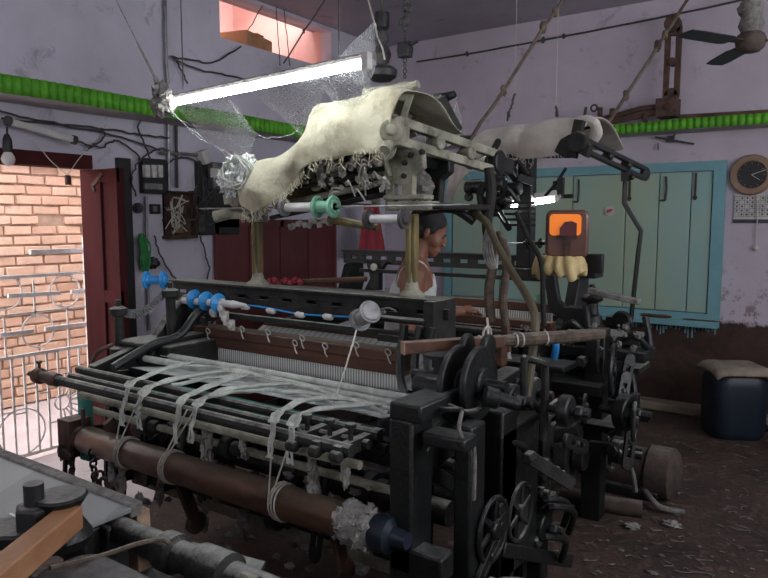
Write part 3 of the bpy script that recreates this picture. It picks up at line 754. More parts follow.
# second lit tube, over the rear loom
a = at(490, 208, Y=3.55); b = at(556, 199, Y=3.75); t = thing('tube_lamp', 'short lit tube glowing between the rear loom levers', 'lamp', a.lerp(b, .5))
MB().tube([a, b], .016, 12).build('lit_tube', 'tube2', t, 'glowing white tube')
d = (b-a).normalized()
MB().beam(a+up*.035, b+up*.035, .04, .03).build('batten', 'paper', t, bev=.004)
for p in (a, b): MB().disc(p, d, .02, .03, 14).build('lamp_holder', 'ceramic', t)

# ---------------------------------------------------------------- cobwebs
def websheet(corn, n, mat, seed, amp=.05, lab='', cat='cobweb', bag=0):
    A, B, C, D = corn; rows = []
    for i in range(n+1):
        u = i/n; l = A.lerp(D, u); r = B.lerp(C, u)
        rows.append([l.lerp(r, j/n)+V((0, -bag*math.sin(math.pi*u)*math.sin(math.pi*j/n), -.10*math.sin(math.pi*j/n)*(u if bag == 0 else .3)))
                     for j in range(n+1)])
    o = MB().sheet(rows, amp=amp, fr=4, seed=seed).build('cobweb', mat); tag(o, lab, cat, kind='stuff'); return o
websheet([at(172, 108, Y=2.13), at(230, 97, Y=2.1), at(256, 134, Y=2.35), at(232, 158, Y=2.5)], 12, 'web_dense', 1, .02, 'grey cobweb sheet hanging below the left half of the lit tube')
websheet([at(255, 93, Y=2.1), at(330, 76, Y=2.05), at(318, 118, Y=2.35), at(300, 132, Y=2.45)], 12, 'web', 2, .02, 'fine cobweb sheet hanging below the middle of the lit tube')
websheet([at(322, 78, Y=2.06), at(362, 70, Y=2.04), at(378, 92, Y=2.3), at(330, 100, Y=2.3)], 10, 'web', 3, .02, 'small cobweb between the lit tube and the cream cover')
websheet([at(338, 58, Y=2.2), at(372, 20, Y=2.6), at(376, 62, Y=2.7), at(345, 66, Y=2.15)], 8, 'web_dense', 4, .02, 'cobweb stretched from tube lamp end to the fan motor')
o = MB().tube(smooth_path([at(116, 0, Y=2.2)+(at(116, 0, Y=2.2)-at(140, 48, Y=2.15))*((ZC-at(116, 0, Y=2.2).z)/(at(116, 0, Y=2.2).z-at(140, 48, Y=2.15).z)), at(116, 0, Y=2.2), at(140, 48, Y=2.15), at(156, 80, Y=2.12), at(163, 102, Y=2.12)]), [.003]*12+[.006]*6+[.014]*6+[.018], 8).build('cobweb', 'lint_white'); tag(o, 'long ropy cobweb trailing from the ceiling to the left tube end', 'cobweb', kind='stuff')
m = MB()
for (x0, y0, x1, y1) in ((163, 104, 240, 160), (170, 108, 225, 150), (230, 98, 256, 134), (163, 104, 200, 125), (160, 90, 176, 70), (170, 95, 180, 85), (256, 134, 300, 128), (362, 66, 366, 88), (330, 75, 340, 98)):
    m.tube(sag(at(x0, y0, Y=2.13), at(x1, y1, Y=2.35), .03, 8, .006), .0016, 5)
o = m.build('cobweb', 'web_dense'); tag(o, 'loose cobweb strands trailing under the lit tube', 'cobweb', kind='stuff')
websheet([at(406, 92, Y=2.55), at(452, 95, Y=2.9), at(462, 132, Y=2.95), at(410, 118, Y=2.5)], 10, 'web_grey', 6, .03, 'dark dusty cobweb sheet behind the front loom top bracket')
# ================================================================== FRONT LOOM
XL, XR = -2.78, -1.07
L = thing('power_loom', 'front power loom with a long brown roller and white cotton strips', 'loom', (-1.95, 2.05, 0))
EY, EZ, EX = (0, 1, 0), (0, 0, 1), (1, 0, 0)
def P_(m, name, mat, lab=None, parent=None, **k): return m.build(name, mat, parent or L, lab, **k)
def side(X, th, mat, s):
    m = MB()
    if s < 0:
        m.prism([(1.72, .80), (1.72, .90), (1.92, .95), (2.06, .99), (2.16, 1.10), (2.26, 1.17), (2.44, 1.18), (2.46, 1.05), (2.36, .97), (2.28, .86), (2.10, .82), (1.8, .79)], (X, 0, 0), EY, EZ, th)
        m.beam((X, 1.86, .86), (X, 1.80, 0), th, .08, EX); m.beam((X, 2.36, 1.02), (X, 2.52, 0), th, .10, EX); m.beam((X, 1.84, .36), (X, 2.46, .34), th*.9, .07)
        for y, z in ((1.85, .88), (2.1, .92), (2.35, 1.08)): m.disc((X+s*th*.5, y, z), EX, .022, .03, 12)
        return m
    m.prism([(1.66, .80), (1.66, .90), (1.92, .93), (2.2, .96), (2.44, .98), (2.46, .92), (2.36, .90), (2.28, .84), (2.10, .80), (1.8, .78)], (X, 0, 0), EY, EZ, th)
    m.beam((X, 1.72, .86), (X, 1.66, 0), th, .09, EX); m.beam((X, 2.38, .93), (X, 2.52, 0), th, .10, EX)
    m.beam((X, 1.68, .36), (X, 2.46, .34), th*.9, .07); m.beam((X, 1.7, .82), (X, 2.42, .36), th*.6, .05)
    m.box((X, 1.68, .02), (th*2.2, .2, .04)); m.box((X, 2.52, .02), (th*2.2, .2, .04))
    for y, z in ((1.72, .85), (1.9, .86), (2.1, .88), (2.38, .93)): m.disc((X+s*th*.5, y, z), EX, .022, .03, 12)
    return m
P_(side(XL, .055, 'iron', -1), 'side_frame', 'iron_dusty', 'dusty left cast side frame', bev=.008)
P_(side(XR, .075, 'iron', 1), 'side_frame', 'iron', 'black right cast side frame', bev=.008)
# inner swan-neck casting and posts at left end
m = MB(); m.tube(smooth_path([(XL+.12, 1.75, .90), (XL+.12, 1.95, .97), (XL+.14, 2.10, 1.0), (XL+.16, 2.2, 1.1), (XL+.18, 2.35, 1.13)]), [.03]*30, 8) if False else m.tube(smooth_path([(XL+.12, 1.75, .90), (XL+.12, 1.95, .97), (XL+.14, 2.10, 1.0), (XL+.16, 2.2, 1.1), (XL+.18, 2.35, 1.13)]), .021, 10)
P_(m, 'swan_neck_bracket', 'iron')
for (x, y0, y1, Xp, nm) in ((120, 306, 352, -2.85, 'left'), (172, 288, 345, -2.72, '')):
    a = at(x, y1, X=Xp); b = at(x, y0, X=Xp); b.x, b.y = a.x, a.y
    m = MB().lathe(a, b, [(0, .045), (.02, .045), (.03, .022), ((b-a).length-.05, .024), ((b-a).length-.04, .04), ((b-a).length-.01, .042), ((b-a).length, .02)], 16)
    m.tube([b, b+V((0, 0, .03))], .012); P_(m, 'spindle_post', 'iron_dusty')
# coiled lead between the posts
a = at(122, 312, X=-2.85); b = at(162, 296, X=-2.74); m = MB(); pts = []
for i in range(90): t_ = i/89; pts.append(a.lerp(b, t_)+V((0, math.cos(i*1.1)*.018, math.sin(i*1.1)*.018+.0-.04*math.sin(t_*3.14))))
m.tube(pts, .006, 5); P_(m, 'coil_spring', 'grey_metal')
m = MB().tube(smooth_path([at(112, 345, X=-2.85), at(98, 352, X=-2.85), at(92, 364, X=-2.9), at(90, 384, X=-2.9)]), .010, 8)
m.tube(smooth_path([at(92, 364, X=-2.9), at(112, 398, X=-2.85), at(117, 420, X=-2.8)]), .009, 8); P_(m, 'drooping_lead', 'rust')

# top rail: slotted channel
a = at(176, 290, Y=2.35); b = at(441, 315, Y=2.35); zr = (a.z+b.z)/2-.0; a.z = b.z = zr
m = MB().bx((a.x, 2.33, zr+.012), (b.x, 2.345, zr+.055)).bx((a.x, 2.33, zr-.05), (b.x, 2.345, zr-.004))
n = 11
for i in range(n+1):
    x = a.x+(b.x-a.x)*i/n; m.bx((x-.045 if i else x, 2.331, zr-.02), (x+.045, 2.344, zr+.025))
m.bx((a.x, 2.30, zr+.05), (b.x, 2.43, zr+.062)); m.bx((a.x, 2.42, zr-.05), (b.x, 2.435, zr+.055))
tr = P_(m, 'top_rail', 'iron_dusty', 'dark slotted channel rail with pale dust on top', bev=.003)
m = MB().bx((a.x+.05, 2.27, zr-.10), (b.x-.05, 2.30, zr-.075)); P_(m, 'under_rail', 'iron_dusty', bev=.003)
# right end block of the rail and curved swan arm beneath
m = MB().bx((b.x-.25, 2.26, zr-.12), (b.x+.0, 2.42, zr-.09)).bx((b.x-.03, 2.26, zr-.2), (b.x+.02, 2.44, zr+.06)).bx((b.x-.30, 2.24, zr-.03), (b.x-.02, 2.30, zr-.015))
P_(m, 'rail_end_block', 'iron_dusty', bev=.005)
for dx in (0, .07, .13):
    m = MB(); o = at(405, 330, Y=2.25)
    m.tube(smooth_path([o+V((dx, 0, .02)), o+V((dx-.01, -.02, -.10)), o+V((dx+.02, -.06, -.19)), o+V((dx+.09, -.12, -.25))]), [.02]*18+[.018], 8) if False else m.tube(smooth_path([o+V((dx, 0, .02)), o+V((dx-.01, -.02, -.10)), o+V((dx+.02, -.06, -.19)), o+V((dx+.09, -.12, -.25))]), .017, 8)
    P_(m, 'swan_arm', 'iron')
# olive posts standing on the rail
posts = []
for px, ytop in ((258, 222), (412, 214)):
    p0 = at(px, 286 if px < 300 else 291, Y=2.36); p0.z = zr+.06; z1 = at(px, ytop, Y=2.36).z
    m = MB().lathe(p0, p0+V((0, 0, 1)), [(0, .055), (.012, .055), (.03, .032), (.06, .024), (.10, .021)], 16)
    P_(m, 'post_foot', 'beige_iron', 'pale dusty post foot')
    m = MB().bx((p0.x-.024, p0.y-.018, p0.z+.06), (p0.x+.024, p0.y+.018, z1)); m.bx((p0.x-.007, p0.y-.03, p0.z+.06), (p0.x+.007, p0.y+.03, z1))
    P_(m, 'post', 'olive', 'olive brown upright post', bev=.006); posts.append(V((p0.x, p0.y, z1)))
# right head bracket
pr_ = posts[1]
def plate(m, poly, Y, th=.02): # pixel outline lifted on to the plane Y
    q = [at(x, y, Y=Y) for x, y in poly]; return m.prism([(p.x, p.z) for p in q], (0, Y, 0), EX, EZ, th)
m = MB()
plate(m, [(386, 150), (400, 143), (424, 150), (425, 168), (415, 176), (414, 203), (404, 203), (404, 186), (396, 184), (396, 203), (388, 203)], 2.35, .035)
P_(m, 'head_bracket', 'beige_iron', 'pale lint coated bracket plate', bev=.004)
m = MB(); plate(m, [(426, 150), (452, 153), (452, 172), (443, 180), (441, 206), (434, 206), (434, 178), (426, 170)], 2.62, .05)
plate(m, [(424, 150), (430, 150), (430, 158), (424, 168)], 2.5, .3)
P_(m, 'rear_bracket', 'iron', bev=.004)
m = MB(); plate(m, [(397, 150), (401, 150), (401, 156), (397, 156)], 2.33, .02)
for x, y in ((405, 163), (411, 155), (404, 176), (422, 152)): P_(MB().disc(at(x, y, Y=2.33), EY, .011, .03, 10), 'bracket_bolt', 'iron')
z = at(412, 206, Y=2.35).z
m = MB().prism([(-.12, -.02), (-.09, -.05), (.10, -.05), (.13, 0), (.10, .05), (-.09, .05), (-.12, .02)], (pr_.x-.0, 2.36, z), EX, EY, .035)
m.prism([(-.10, -.04), (.10, -.04), (.10, .04), (-.10, .04)], (pr_.x-.02, 2.36, z+.035), EX, EY, .02)
P_(m, 'bracket_base', 'beige_iron', bev=.006)
m = MB().bx((pr_.x+.06, 2.33, z-.014), (pr_.x+.16, 2.75, z+.010)); P_(m, 'base_bar', 'iron', bev=.004)
P_(MB().blob(at(421, 187, Y=2.5), .055, .5, 3), 'lint_wad', 'lint')
# slotted arm running back from the bracket, and its link
a = at(398, 131, X=-1.50); b = at(497, 163, X=-1.40)
P_(MB().slotted(a, b, .115, .035, 3, EX), 'slotted_arm', 'beige_iron', 'pale slotted arm with round bosses', bev=.004)
a2 = b; b2 = b+(b-a).normalized()*.12
P_(MB().disc(b, EX, .06, .05, 24).beam(b, b2, .04, .07), 'arm_end', 'iron', bev=.004)
a = at(404, 92, X=-1.52); b = at(385, 150, X=-1.56)
P_(MB().slotted(a, b, .085, .03, 2, (.5, -.8, 0)), 'top_link', 'beige_iron', bev=.004)
P_(MB().disc(at(391, 131, X=-1.5), (.6, -.8, 0), .045, .06, 18).disc(at(391, 131, X=-1.5), (.6, -.8, 0), .022, .10, 10), 'link_boss', 'beige_iron', bev=.004)
P_(MB().tube(smooth_path([at(385, 150, X=-1.5), at(392, 141, X=-1.5), at(405, 143, X=-1.5), at(425, 150, X=-1.48), at(450, 156, X=-1.46)]), .022, 8), 'curved_rib', 'beige_iron')
# top rails under the cover, ends showing at the right
for (x, y, Y, m_, xl) in ((418, 84, 2.30, 'beige_iron', -1.68), (455, 94, 2.85, 'iron', -1.9)):
    e = at(x, y, Y=Y); r = MB().tube([(xl, Y, e.z-.01), (e.x-.04, Y, e.z-.01), e], [.022, .022, .016], 10); P_(r, 'cover_rail', m_)
m = MB()
e = at(430, 100, Y=2.8)
m.bx((e.x-.1, 2.75, e.z-.14), (e.x+.02, 2.85, e.z)); m.disc((e.x-.02, 2.74, e.z-.09), EY, .04, .05, 16); m.beam(at(440, 98, Y=2.8), at(458, 132, Y=2.9), .03, .05)
P_(m, 'rear_head_casting', 'iron_dusty', bev=.006)
# heavy lever nest under the cover
rnd = random.Random(3)
for i in range(26):
    x0 = rnd.uniform(-2.2, -1.62); zz = 1.90-.10*(abs(x0+1.6))+rnd.uniform(-.16, .02)
    a = V((x0, rnd.uniform(2.30, 2.42), zz)); b = a+V((rnd.uniform(-.12, .16), rnd.uniform(.0, .35), rnd.uniform(-.10, .06)))
    m = MB()
    if i % 3 == 0: m.slotted(a, b, .05, .012, 1, (rnd.uniform(-.3, .3), -1, .3))
    elif i % 3 == 1: m.tube(smooth_path([a, a.lerp(b, .5)+V((0, 0, .04)), b]), .012, 7); m.disc(a, EY, .028, .03, 12)
    else: m.beam(a, b, .014, .034, (0, -1, .2)); m.disc(b, EY, .022, .03, 10)
    P_(m, 'jack_lever', 'beige_iron' if i % 4 else 'iron')
for i in range(5):
    zz = 1.88-i*.055; m = MB().tube([(-2.28, 2.36+.03*(i % 2), zz-.10), (-1.60, 2.36+.03*(i % 2), zz)], .011+.003*(i % 2), 8); P_(m, 'harness_rod', 'beige_iron' if i % 2 else 'iron')
m = MB()
for i in range(30):
    p = at(rnd.uniform(306, 392), rnd.uniform(160, 190), Y=2.28); m.blob(p, rnd.uniform(.006, .015), .9, i, n=6)
for i in range(14):
    p = at(rnd.uniform(335, 390), rnd.uniform(165, 196), Y=2.27); q = p+V((rnd.uniform(-.09, .09), 0, rnd.uniform(-.07, .05))); m.tube(smooth_path([p, p.lerp(q, .5)+V((0, -.02, .03)), q]), .004, 6)
P_(m, 'lint', 'lint_white', 'pale lint clinging to the levers', kind='stuff')
m = MB(); plate(m, [(330, 196), (362, 178), (392, 180), (390, 196), (352, 203)], 2.5, .04); P_(m, 'black_shroud', 'iron', bev=.006)
# olive board under left slope of cover
m = MB().prism([(0, 0), (.42, 0), (.42, .2), (.05, .12)], at(283, 206, Y=2.5), EX, (0, .3, .95), .02); P_(m, 'sloping_board', 'olive', bev=.004)
# left head knot of brackets
pl = posts[0]
m = MB()
m.tube([at(215, 217, Y=2.3), at(262, 205, Y=2.4)], [.03, .022], 10); P_(m, 'handle', 'beige_iron', 'pale blunt handle at left')
m = MB().prism([(-.12, -.02), (-.08, -.04), (.08, -.04), (.12, 0), (.08, .04), (-.08, .04), (-.12, .02)], (pl.x-.06, 2.36, pl.z+.03), EX, EY, .03); m.bx((pl.x-.04, 2.33, pl.z), (pl.x+.04, 2.40, pl.z+.14)); m.disc((pl.x-.10, 2.33, pl.z+.12), EY, .05, .05, 16)
m.beam(at(225, 200, Y=2.35), at(270, 190, Y=2.4), .03, .05); m.beam(at(238, 180, Y=2.4), at(246, 212, Y=2.38), .03, .04)
P_(m, 'head_bracket', 'beige_iron', bev=.005)
m = MB()
for i in range(16):
    p = at(rnd.uniform(225, 275), rnd.uniform(185, 216), Y=2.3); q = p+V((rnd.uniform(-.08, .08), rnd.uniform(-.02, .1), rnd.uniform(-.06, .04)))
    m.tube(smooth_path([p, p.lerp(q, .5)+V((0, -.03, .02)), q]), .006, 6)
P_(m, 'lint', 'lint', kind='stuff')
P_(MB().tube([at(383, 219, Y=2.3)+V((-.28, 0, 0)), at(378, 228, Y=2.3)], [.02, .014], 8), 'yellow_lever', 'olive', 'yellow brown lever under the bobbins')
m = MB(); 
a = at(200, 207, Y=2.24); b = at(470, 207, Y=2.24); b.z = a.z = (a.z+b.z)/2; m.tube([a, b], .004, 6); P_(m, 'bobbin_wire', 'grey_metal'); BW = a.z
# scalloped lint under the bobbins
m = MB()
for i in range(12): m.blob(at(290+i*3.6+rnd.uniform(-1, 1), 222+rnd.uniform(0, 6)-i*.3, Y=2.3), .013, .5, i, n=6)
P_(m, 'lint', 'lint_white', kind='stuff')

# sley, reed, fabric
sa = at(172, 319, Y=2.28); sb_ = at(404, 357, Y=2.28); zs = (sa.z+sb_.z)/2
m = MB().bx((sa.x, 2.27, zs-.045), (sb_.x, 2.37, zs)); sl_ = P_(m, 'sley_cap', 'brown_wood', 'brown wooden sley cap', bev=.006)
m = MB().bx((sa.x+.05, 2.285, zs-.10), (sb_.x, 2.35, zs-.047)); P_(m, 'reed_cap', 'brown_wood', bev=.004)
zf = (at(240, 362, Y=2.3).z+at(390, 392, Y=2.3).z)/2
m = MB().bx((sa.x+.12, 2.30, zf-.04), (sb_.x-.02, 2.315, zs-.10)); P_(m, 'reed', 'reed', 'grey reed of fine wires', smooth=False)
m = MB().bx((sa.x+.02, 2.26, zf-.06), (sa.x+.07, 2.33, zs-.02)).bx((sa.x+.10, 2.28, zf-.05), (sa.x+.13, 2.33, zs-.1)); P_(m, 'reed_clamp', 'iron', bev=.004)
m = MB().bx((sa.x, 2.30, zf-.12), (sb_.x+.03, 2.42, zf-.05)); P_(m, 'sley_race', 'brown_wood', bev=.006)
for px, py in ((208, 331), (268, 332), (302, 338), (295, 343), (325, 346), (356, 345), (388, 352), (242, 329)):
    p = at(px, py, Y=2.26); P_(MB().ring(p, (0, 1, .3), .014, .003, 14, 5).tube(smooth_path([p+V((0, -.005, -.01)), p+V((.01, -.01, -.03)), p+V((.02, -.01, -.045))]), .003, 5), 'thread_eye', 'ceramic')
ya = (at(240, 371, Z=.9).y+at(390, 400, Z=.9).y)/2; yb = (at(240, 380, Z=.9).y+at(390, 407, Z=.9).y)/2
rows = []
for i in range(9):
    u = i/8; rows.append([V((-2.62+1.36*j/30, 2.29+(yb-.1-2.29)*u, zf-.0+(.895-zf)*u-.012*math.sin(math.pi*u))) for j in range(31)])
P_(MB().sheet(rows, amp=.004, fr=9), 'woven_fabric', 'fabric', 'pale grey woven cloth', solid=.003)
m = MB()
for j in range(11):
    x = -2.5+j*.115; m.add([(x, 2.26, zf+.012), (x+.05, 2.26, zf+.012), (x-.09+.03, ya+.02, .907), (x-.09, ya+.02, .907)], [(0, 1, 2, 3)])
P_(m, 'open_shed_gap', 'ink', 'dark slanting bands across the cloth', solid=.002)
for y_, z_, r_ in ((ya, .915, .014), (yb, .915, .015)):
    P_(MB().tube([(-2.66, y_, z_), (-2.0, y_, z_+.004), (-1.22, y_, z_)], r_, 10), 'temple_rod', 'strip', 'pale cotton wrapped rod')
yc = (at(100, 371, Z=.9).y+at(395, 440, Z=.9).y)/2
for (y_, z_, r_, mt_, x0) in ((yc, .895, .017, 'iron_dusty', -2.78), (yc-.055, .88, .015, 'iron_dusty', -2.75), (yc-.14, .885, .02, 'iron_dusty', -2.80), (yc-.10, .83, .014, 'beige_iron', -2.6), (yc+.04, .84, .015, 'iron', -2.75)):
    P_(MB().tube([(x0, y_, z_), (-1.16, y_, z_)], r_, 10), 'breast_rod', mt_)
y_ = yc-.14
m = MB(); x = -2.80
m.lathe((x-.12, y_, .885), (x, y_, .885), [(0, .012), (.03, .014), (.05, .022), (.06, .034), (.09, .034), (.10, .024), (.16, .026), (.17, .03), (.22, .028)], 16); m.tube([(x-.04, y_, .9), (x-.04, y_-.0, .945)], .006); m.disc((x-.04, y_, .945), EZ, .012, .012, 10)
P_(m, 'rod_end_fitting', 'rust', 'brown ribbed rod end')
m = MB().bx((-2.4, yc-.02, .845), (-1.25, yc+.16, .86)); P_(m, 'breast_board', 'teal_lint', 'green and cream board under the rods', bev=.004)
m = MB()
for i in range(24):
    x = -2.38+i*.047
    if i % 3 == 1: m.bx((x, yc-.005, .8602), (x+.028, yc+.06, .868))
P_(m, 'board_card', 'cream', 'cream squares on the board')
# clamps near the right end of the rods
for dx in (0, .09, .17):
    x = -1.38+dx; m = MB().bx((x, yc-.17, .86), (x+.03, yc+.05, .90)).tube([(x+.015, yc-.1, .9), (x+.015, yc-.1, .95)], .008).disc((x+.015, yc-.1, .945), EZ, .018, .015, 10).disc((x+.015, yc-.17, .87), EX, .018, .04, 12)
    P_(m, 'rod_clamp', 'iron_dusty', bev=.003)

# cotton strips
def ribbon(pts, w, seed, frays=4):
    m = MB(); P = smooth_path(pts, 7); rows = [[], [], [], []]; n = len(P)
    for i, p in enumerate(P):
        d = (P[min(i+1, n-1)]-P[max(i-1, 0)]).normalized(); vert = abs(d.z) > .75
        s = d.cross(V((0, 0, 1))) if not vert else V((1, 0, 0))
        s.normalize(); ww = w*(1 if not vert else .55)*(1+.25*noise.noise(p*20))
        for k in range(4): rows[k].append(p+s*ww*(k/3-.5)+V((0, 0, .006*math.sin(k*2.1+i*.4))))
    m.sheet(rows, amp=.004, fr=25, seed=seed); return m, P
for k, pts in enumerate((
    [(192, 362), (160, 371), (138, 379), (129, 386), (125, 400), (122, 414)],
    [(228, 371), (185, 377), (155, 384), (143, 395), (137, 410), (139, 417)],
    [(250, 374), (215, 384), (190, 394), (180, 404), (178, 418), (175, 430)],
    [(290, 384), (235, 388), (208, 396), (197, 406), (193, 420), (191, 430)],
    [(345, 399), (305, 400), (285, 408), (274, 420), (272, 434), (270, 444)],
    [(386, 404), (330, 408), (303, 413), (293, 424), (291, 440), (290, 450)])):
    hang = yc-.17
    W = []
    for i, (x, y) in enumerate(pts):
        W.append(at(x, y, Z=.935 if i < 2 else .92) if i < 3 else at(x, y, Y=hang))
    m, P = ribbon(W, .036, k); s = P_(m, 'cotton_strip', 'strip', 'white cotton strip', solid=.004)
    e = P[-1]; fm = MB()
    for j in range(5): fm.tube(smooth_path([e+V((rnd.uniform(-.01, .01), 0, .02)), e+V((rnd.uniform(-.015, .015), 0, -.02)), e+V((rnd.uniform(-.02, .02), 0, -.045))]), .0035, 5)
    fm.build('frayed_end', 'strip', s)
for pts in ([(150, 372), (190, 366), (240, 371), (300, 384), (352, 396)], [(172, 385), (215, 378), (262, 376), (330, 394), (392, 408)], [(208, 396), (250, 391), (300, 392), (350, 401), (388, 412)]):
    m, P = ribbon([at(x, y, Z=.932) for x, y in pts], .019, 9); P_(m, 'cotton_strip', 'strip', 'long white cotton strip along the rods', solid=.004)

# castings and gear at the left end
for i in range(22):
    x = rnd.uniform(-2.86, -2.62); y_ = rnd.uniform(1.6, 2.3); z_ = rnd.uniform(.45, .93); k = i % 5; m = MB(); c = V((x, y_, z_))
    if k == 0: m.wheel(c, EX, rnd.uniform(.07, .11), .04, 5, .02, .03)
    elif k == 1: m.slotted(c, c+V((rnd.uniform(-.03, .06), rnd.uniform(-.2, .2), rnd.uniform(-.2, .1))), .05, .016, 2, EX)
    elif k == 2: m.tube(smooth_path([c, c+V((.06, -.05, .05)), c+V((.09, .08, .0)), c+V((.05, .15, -.12))]), .014, 8); m.disc(c, EX, .03, .03, 14)
    elif k == 3: m.disc(c, EX, rnd.uniform(.04, .07), .04, 24); m.disc(c+V((.045, 0, 0)), EX, .025, .03, 6)
    else: m.beam(c, c+V((rnd.uniform(-.1, .1), rnd.uniform(.1, .2), rnd.uniform(-.15, .1))), .03, .06)
    P_(m, ('spoked_wheel', 'slotted_link', 'bent_lever', 'pulley', 'link_bar')[k], 'iron' if i % 3 else 'iron_dusty', bev=.002)
m = MB().bx((-2.80, 2.0, .72), (-2.60, 2.32, .96)).bx((-2.86, 1.9, .96), (-2.66, 2.3, .985)); P_(m, 'end_casting', 'iron_dusty', bev=.012)
m = MB().beam((-2.74, 1.66, .88), (-2.74, 1.66, .5), .035, .05); P_(m, 'green_upright', 'teal_lint', 'dark green upright')
# big roller
RY, RZ, RR = 1.60, .62, .057
ra = at(84, 437, Y=RY).x; rb = at(352, 524, Y=RY).x
rl = P_(MB().lathe((ra, RY, RZ), (0, RY, RZ), [(0, RR*.75), (.02, RR*.98), (.6, RR), (1.2, RR*1.01), (rb-ra, RR*.98)], 28), 'cloth_roller', 'roller', 'long polished brown roller')
m = MB(); m.lathe((rb-.02, RY, RZ), (0, RY, RZ), [(0, .06), (.03, .066), (.08, .062), (.11, .05)], 20)
for i in range(110):
    q = rnd.uniform(0, 6.28); m.blob((rb+rnd.uniform(-.03, .09), RY+math.cos(q)*.062, RZ+math.sin(q)*.062), rnd.uniform(.005, .012), .9, i, n=5)
m.build('lint_collar', 'lint_white', rl, 'pale lint wrapped round the roller end')
MB().lathe((rb+.085, RY, RZ), (0, RY, RZ), [(0, .05), (.02, .058), (.06, .054), (.07, .03), (.12, .025)], 18).build('roller_hub', 'navy', rl, 'dark hub with blue tape')
m = MB(); x = ra-.10; m.box((x+.03, RY, RZ+.02), (.09, .10, .12)); m.disc((x+.08, RY, RZ), EX, .05, .05, 16); m.tube([(x-.03, RY, RZ), (x+.1, RY, RZ)], .022); m.blob((x+.02, RY-.03, RZ-.06), .04, .5, 1); m.tube([(x+.10, RY, RZ+.04), (x+.10, RY, RZ+.13)], .009)
P_(m, 'roller_bearing', 'rust', 'rusty bearing block', bev=.004)
# string ties
for px, (t1, t2) in ((128, ((124, 398), (143, 390))), (173, ((187, 410), (198, 404))), (283, ((272, 440), (294, 430)))):
    c = at(px, 450, Y=RY).x if px == 128 else at(px, 470 if px < 200 else 510, Y=RY).x
    m = MB()
    for k in (-.008, .004, .016): m.ring((c+k, RY, RZ), (1, .15*k*60*.1, .1), RR+.004, .0035, 26, 5)
    for tx, ty in (t1, t2): m.tube([at(tx, ty, Y=yc-.17), V((c+rnd.uniform(-.01, .01), RY-RR-.002, RZ+.012))], .0032, 5)
    P_(m, 'tie_string', 'string', 'white string tied round the roller')
# chain at left end
m = MB(); c = V((ra-.05, RY-.03, RZ-.07))
for i in range(15): m.ring(c+V((.004*i, -.003*i, -.022*i)), (1, .3, 0) if i % 2 else (0, 1, .2), .015, .0045, 12, 6)
P_(m, 'chain', 'rust', 'rusty chain')
m = MB(); c2 = at(92, 452, Y=RY-.05); 
for i in range(12): m.ring(c2+V((.003*i, 0, -.024*i)), (0, 1, 0) if i % 2 else (1, .2, 0), .016, .005, 12, 6)
P_(m, 'chain', 'iron_dusty', 'dusty grey chain')
P_(MB().ring(at(104, 485, Y=1.55), (0, 1, 0), .028, .008).ring(at(99, 476, Y=1.55), (1, 0, 0), .02, .006), 'chain_ring', 'rust')

# under-structure between the side frames
for (y_, z_, w_, h_, mt_) in ((1.9, .30, .05, .07, 'beige_iron'), (2.4, .5, .06, .08, 'iron'), (1.45, .16, .06, .06, 'iron_dusty'), (2.1, .18, .09, .05, 'brown_wood'), (1.75, .76, .04, .05, 'iron')):
    P_(MB().bx((XL, y_, z_), (XR, y_+w_, z_+h_)), 'cross_rail', mt_, bev=.005)
for (y_, z_, r_, mt_) in ((1.95, .56, .045, 'iron_dusty'), (2.15, .62, .025, 'rust'), (1.8, .44, .022, 'iron_dusty'), (2.25, .45, .06, 'iron_dusty'), (1.72, .70, .015, 'beige_iron'), (1.98, .72, .02, 'iron_dusty')):
    sh = P_(MB().tube([(XL, y_, z_), (XR, y_, z_)], r_, 14), 'shaft', mt_)
    for k in range(rnd.randint(2, 4)):
        x = rnd.uniform(XL+.2, XR-.2); MB().disc((x, y_, z_), EX, r_+.03, .05, 20).disc((x+.04, y_, z_), EX, r_+.012, .06, 16).build('collar', 'iron_dusty', sh)
for i in range(26):
    x = XL+.1+(XR-XL-.2)*i/25+rnd.uniform(-.03, .03); y_ = rnd.choice((1.72, 1.85, 2.0, 2.1)); z0 = rnd.uniform(.32, .5); z1 = rnd.uniform(.68, .82)
    m = MB()
    k = i % 4
    if k == 0: m.slotted((x, y_, z0), (x+rnd.uniform(-.08, .08), y_+.05, z1), .045, .014, 2, EY)
    elif k == 1: m.tube(smooth_path([(x, y_, z1), (x+.03, y_-.06, (z0+z1)/2), (x, y_+.02, z0)]), .012, 8); m.disc((x, y_, z1), EX, .03, .03, 12)
    elif k == 2: m.beam((x, y_, z0), (x+.02, y_-.1, z1-.1), .02, .05); m.disc((x, y_, z0), EX, .045, .03, 16)
    else: m.wheel((x, y_, (z0+z1)/2), EX, .08, .03, 5, .018, .025)
    P_(m, 'linkage', ('iron', 'iron_dusty', 'rust', 'iron_dusty')[k])
m = MB()
for (px, py, Y, n, r) in ((206, 420, 1.62, 5, .020), (207, 436, 1.62, 3, .03), (243, 428, 1.62, 4, .022), (222, 415, 1.6, 2, .016), (312, 452, 1.62, 4, .024), (313, 470, 1.62, 4, .026), (316, 484, 1.65, 3, .03), (205, 508, 1.8, 2, .03), (112, 445, 1.58, 4, .03), (120, 462, 1.58, 4, .025), (118, 480, 1.58, 3, .022), (345, 440, 1.6, 3, .015), (150, 450, 1.66, 3, .02), (300, 428, 1.55, 3, .012), (345, 460, 1.6, 2, .025), (270, 480, 1.8, 3, .02), (228, 470, 1.9, 3, .03), (330, 500, 1.7, 3, .022), (160, 470, 1.75, 3, .03), (140, 500, 1.6, 3, .03), (240, 500, 1.85, 3, .035)):
    p = at(px, py, Y=Y)
    for i in range(n+2): m.blob(p+V((rnd.uniform(-.01, .01), rnd.uniform(-.01, .01), -i*r*.9)), r*rnd.uniform(.55, .9), .8, px+i, 4, n=7, sq=(.7, .7, 1.4))
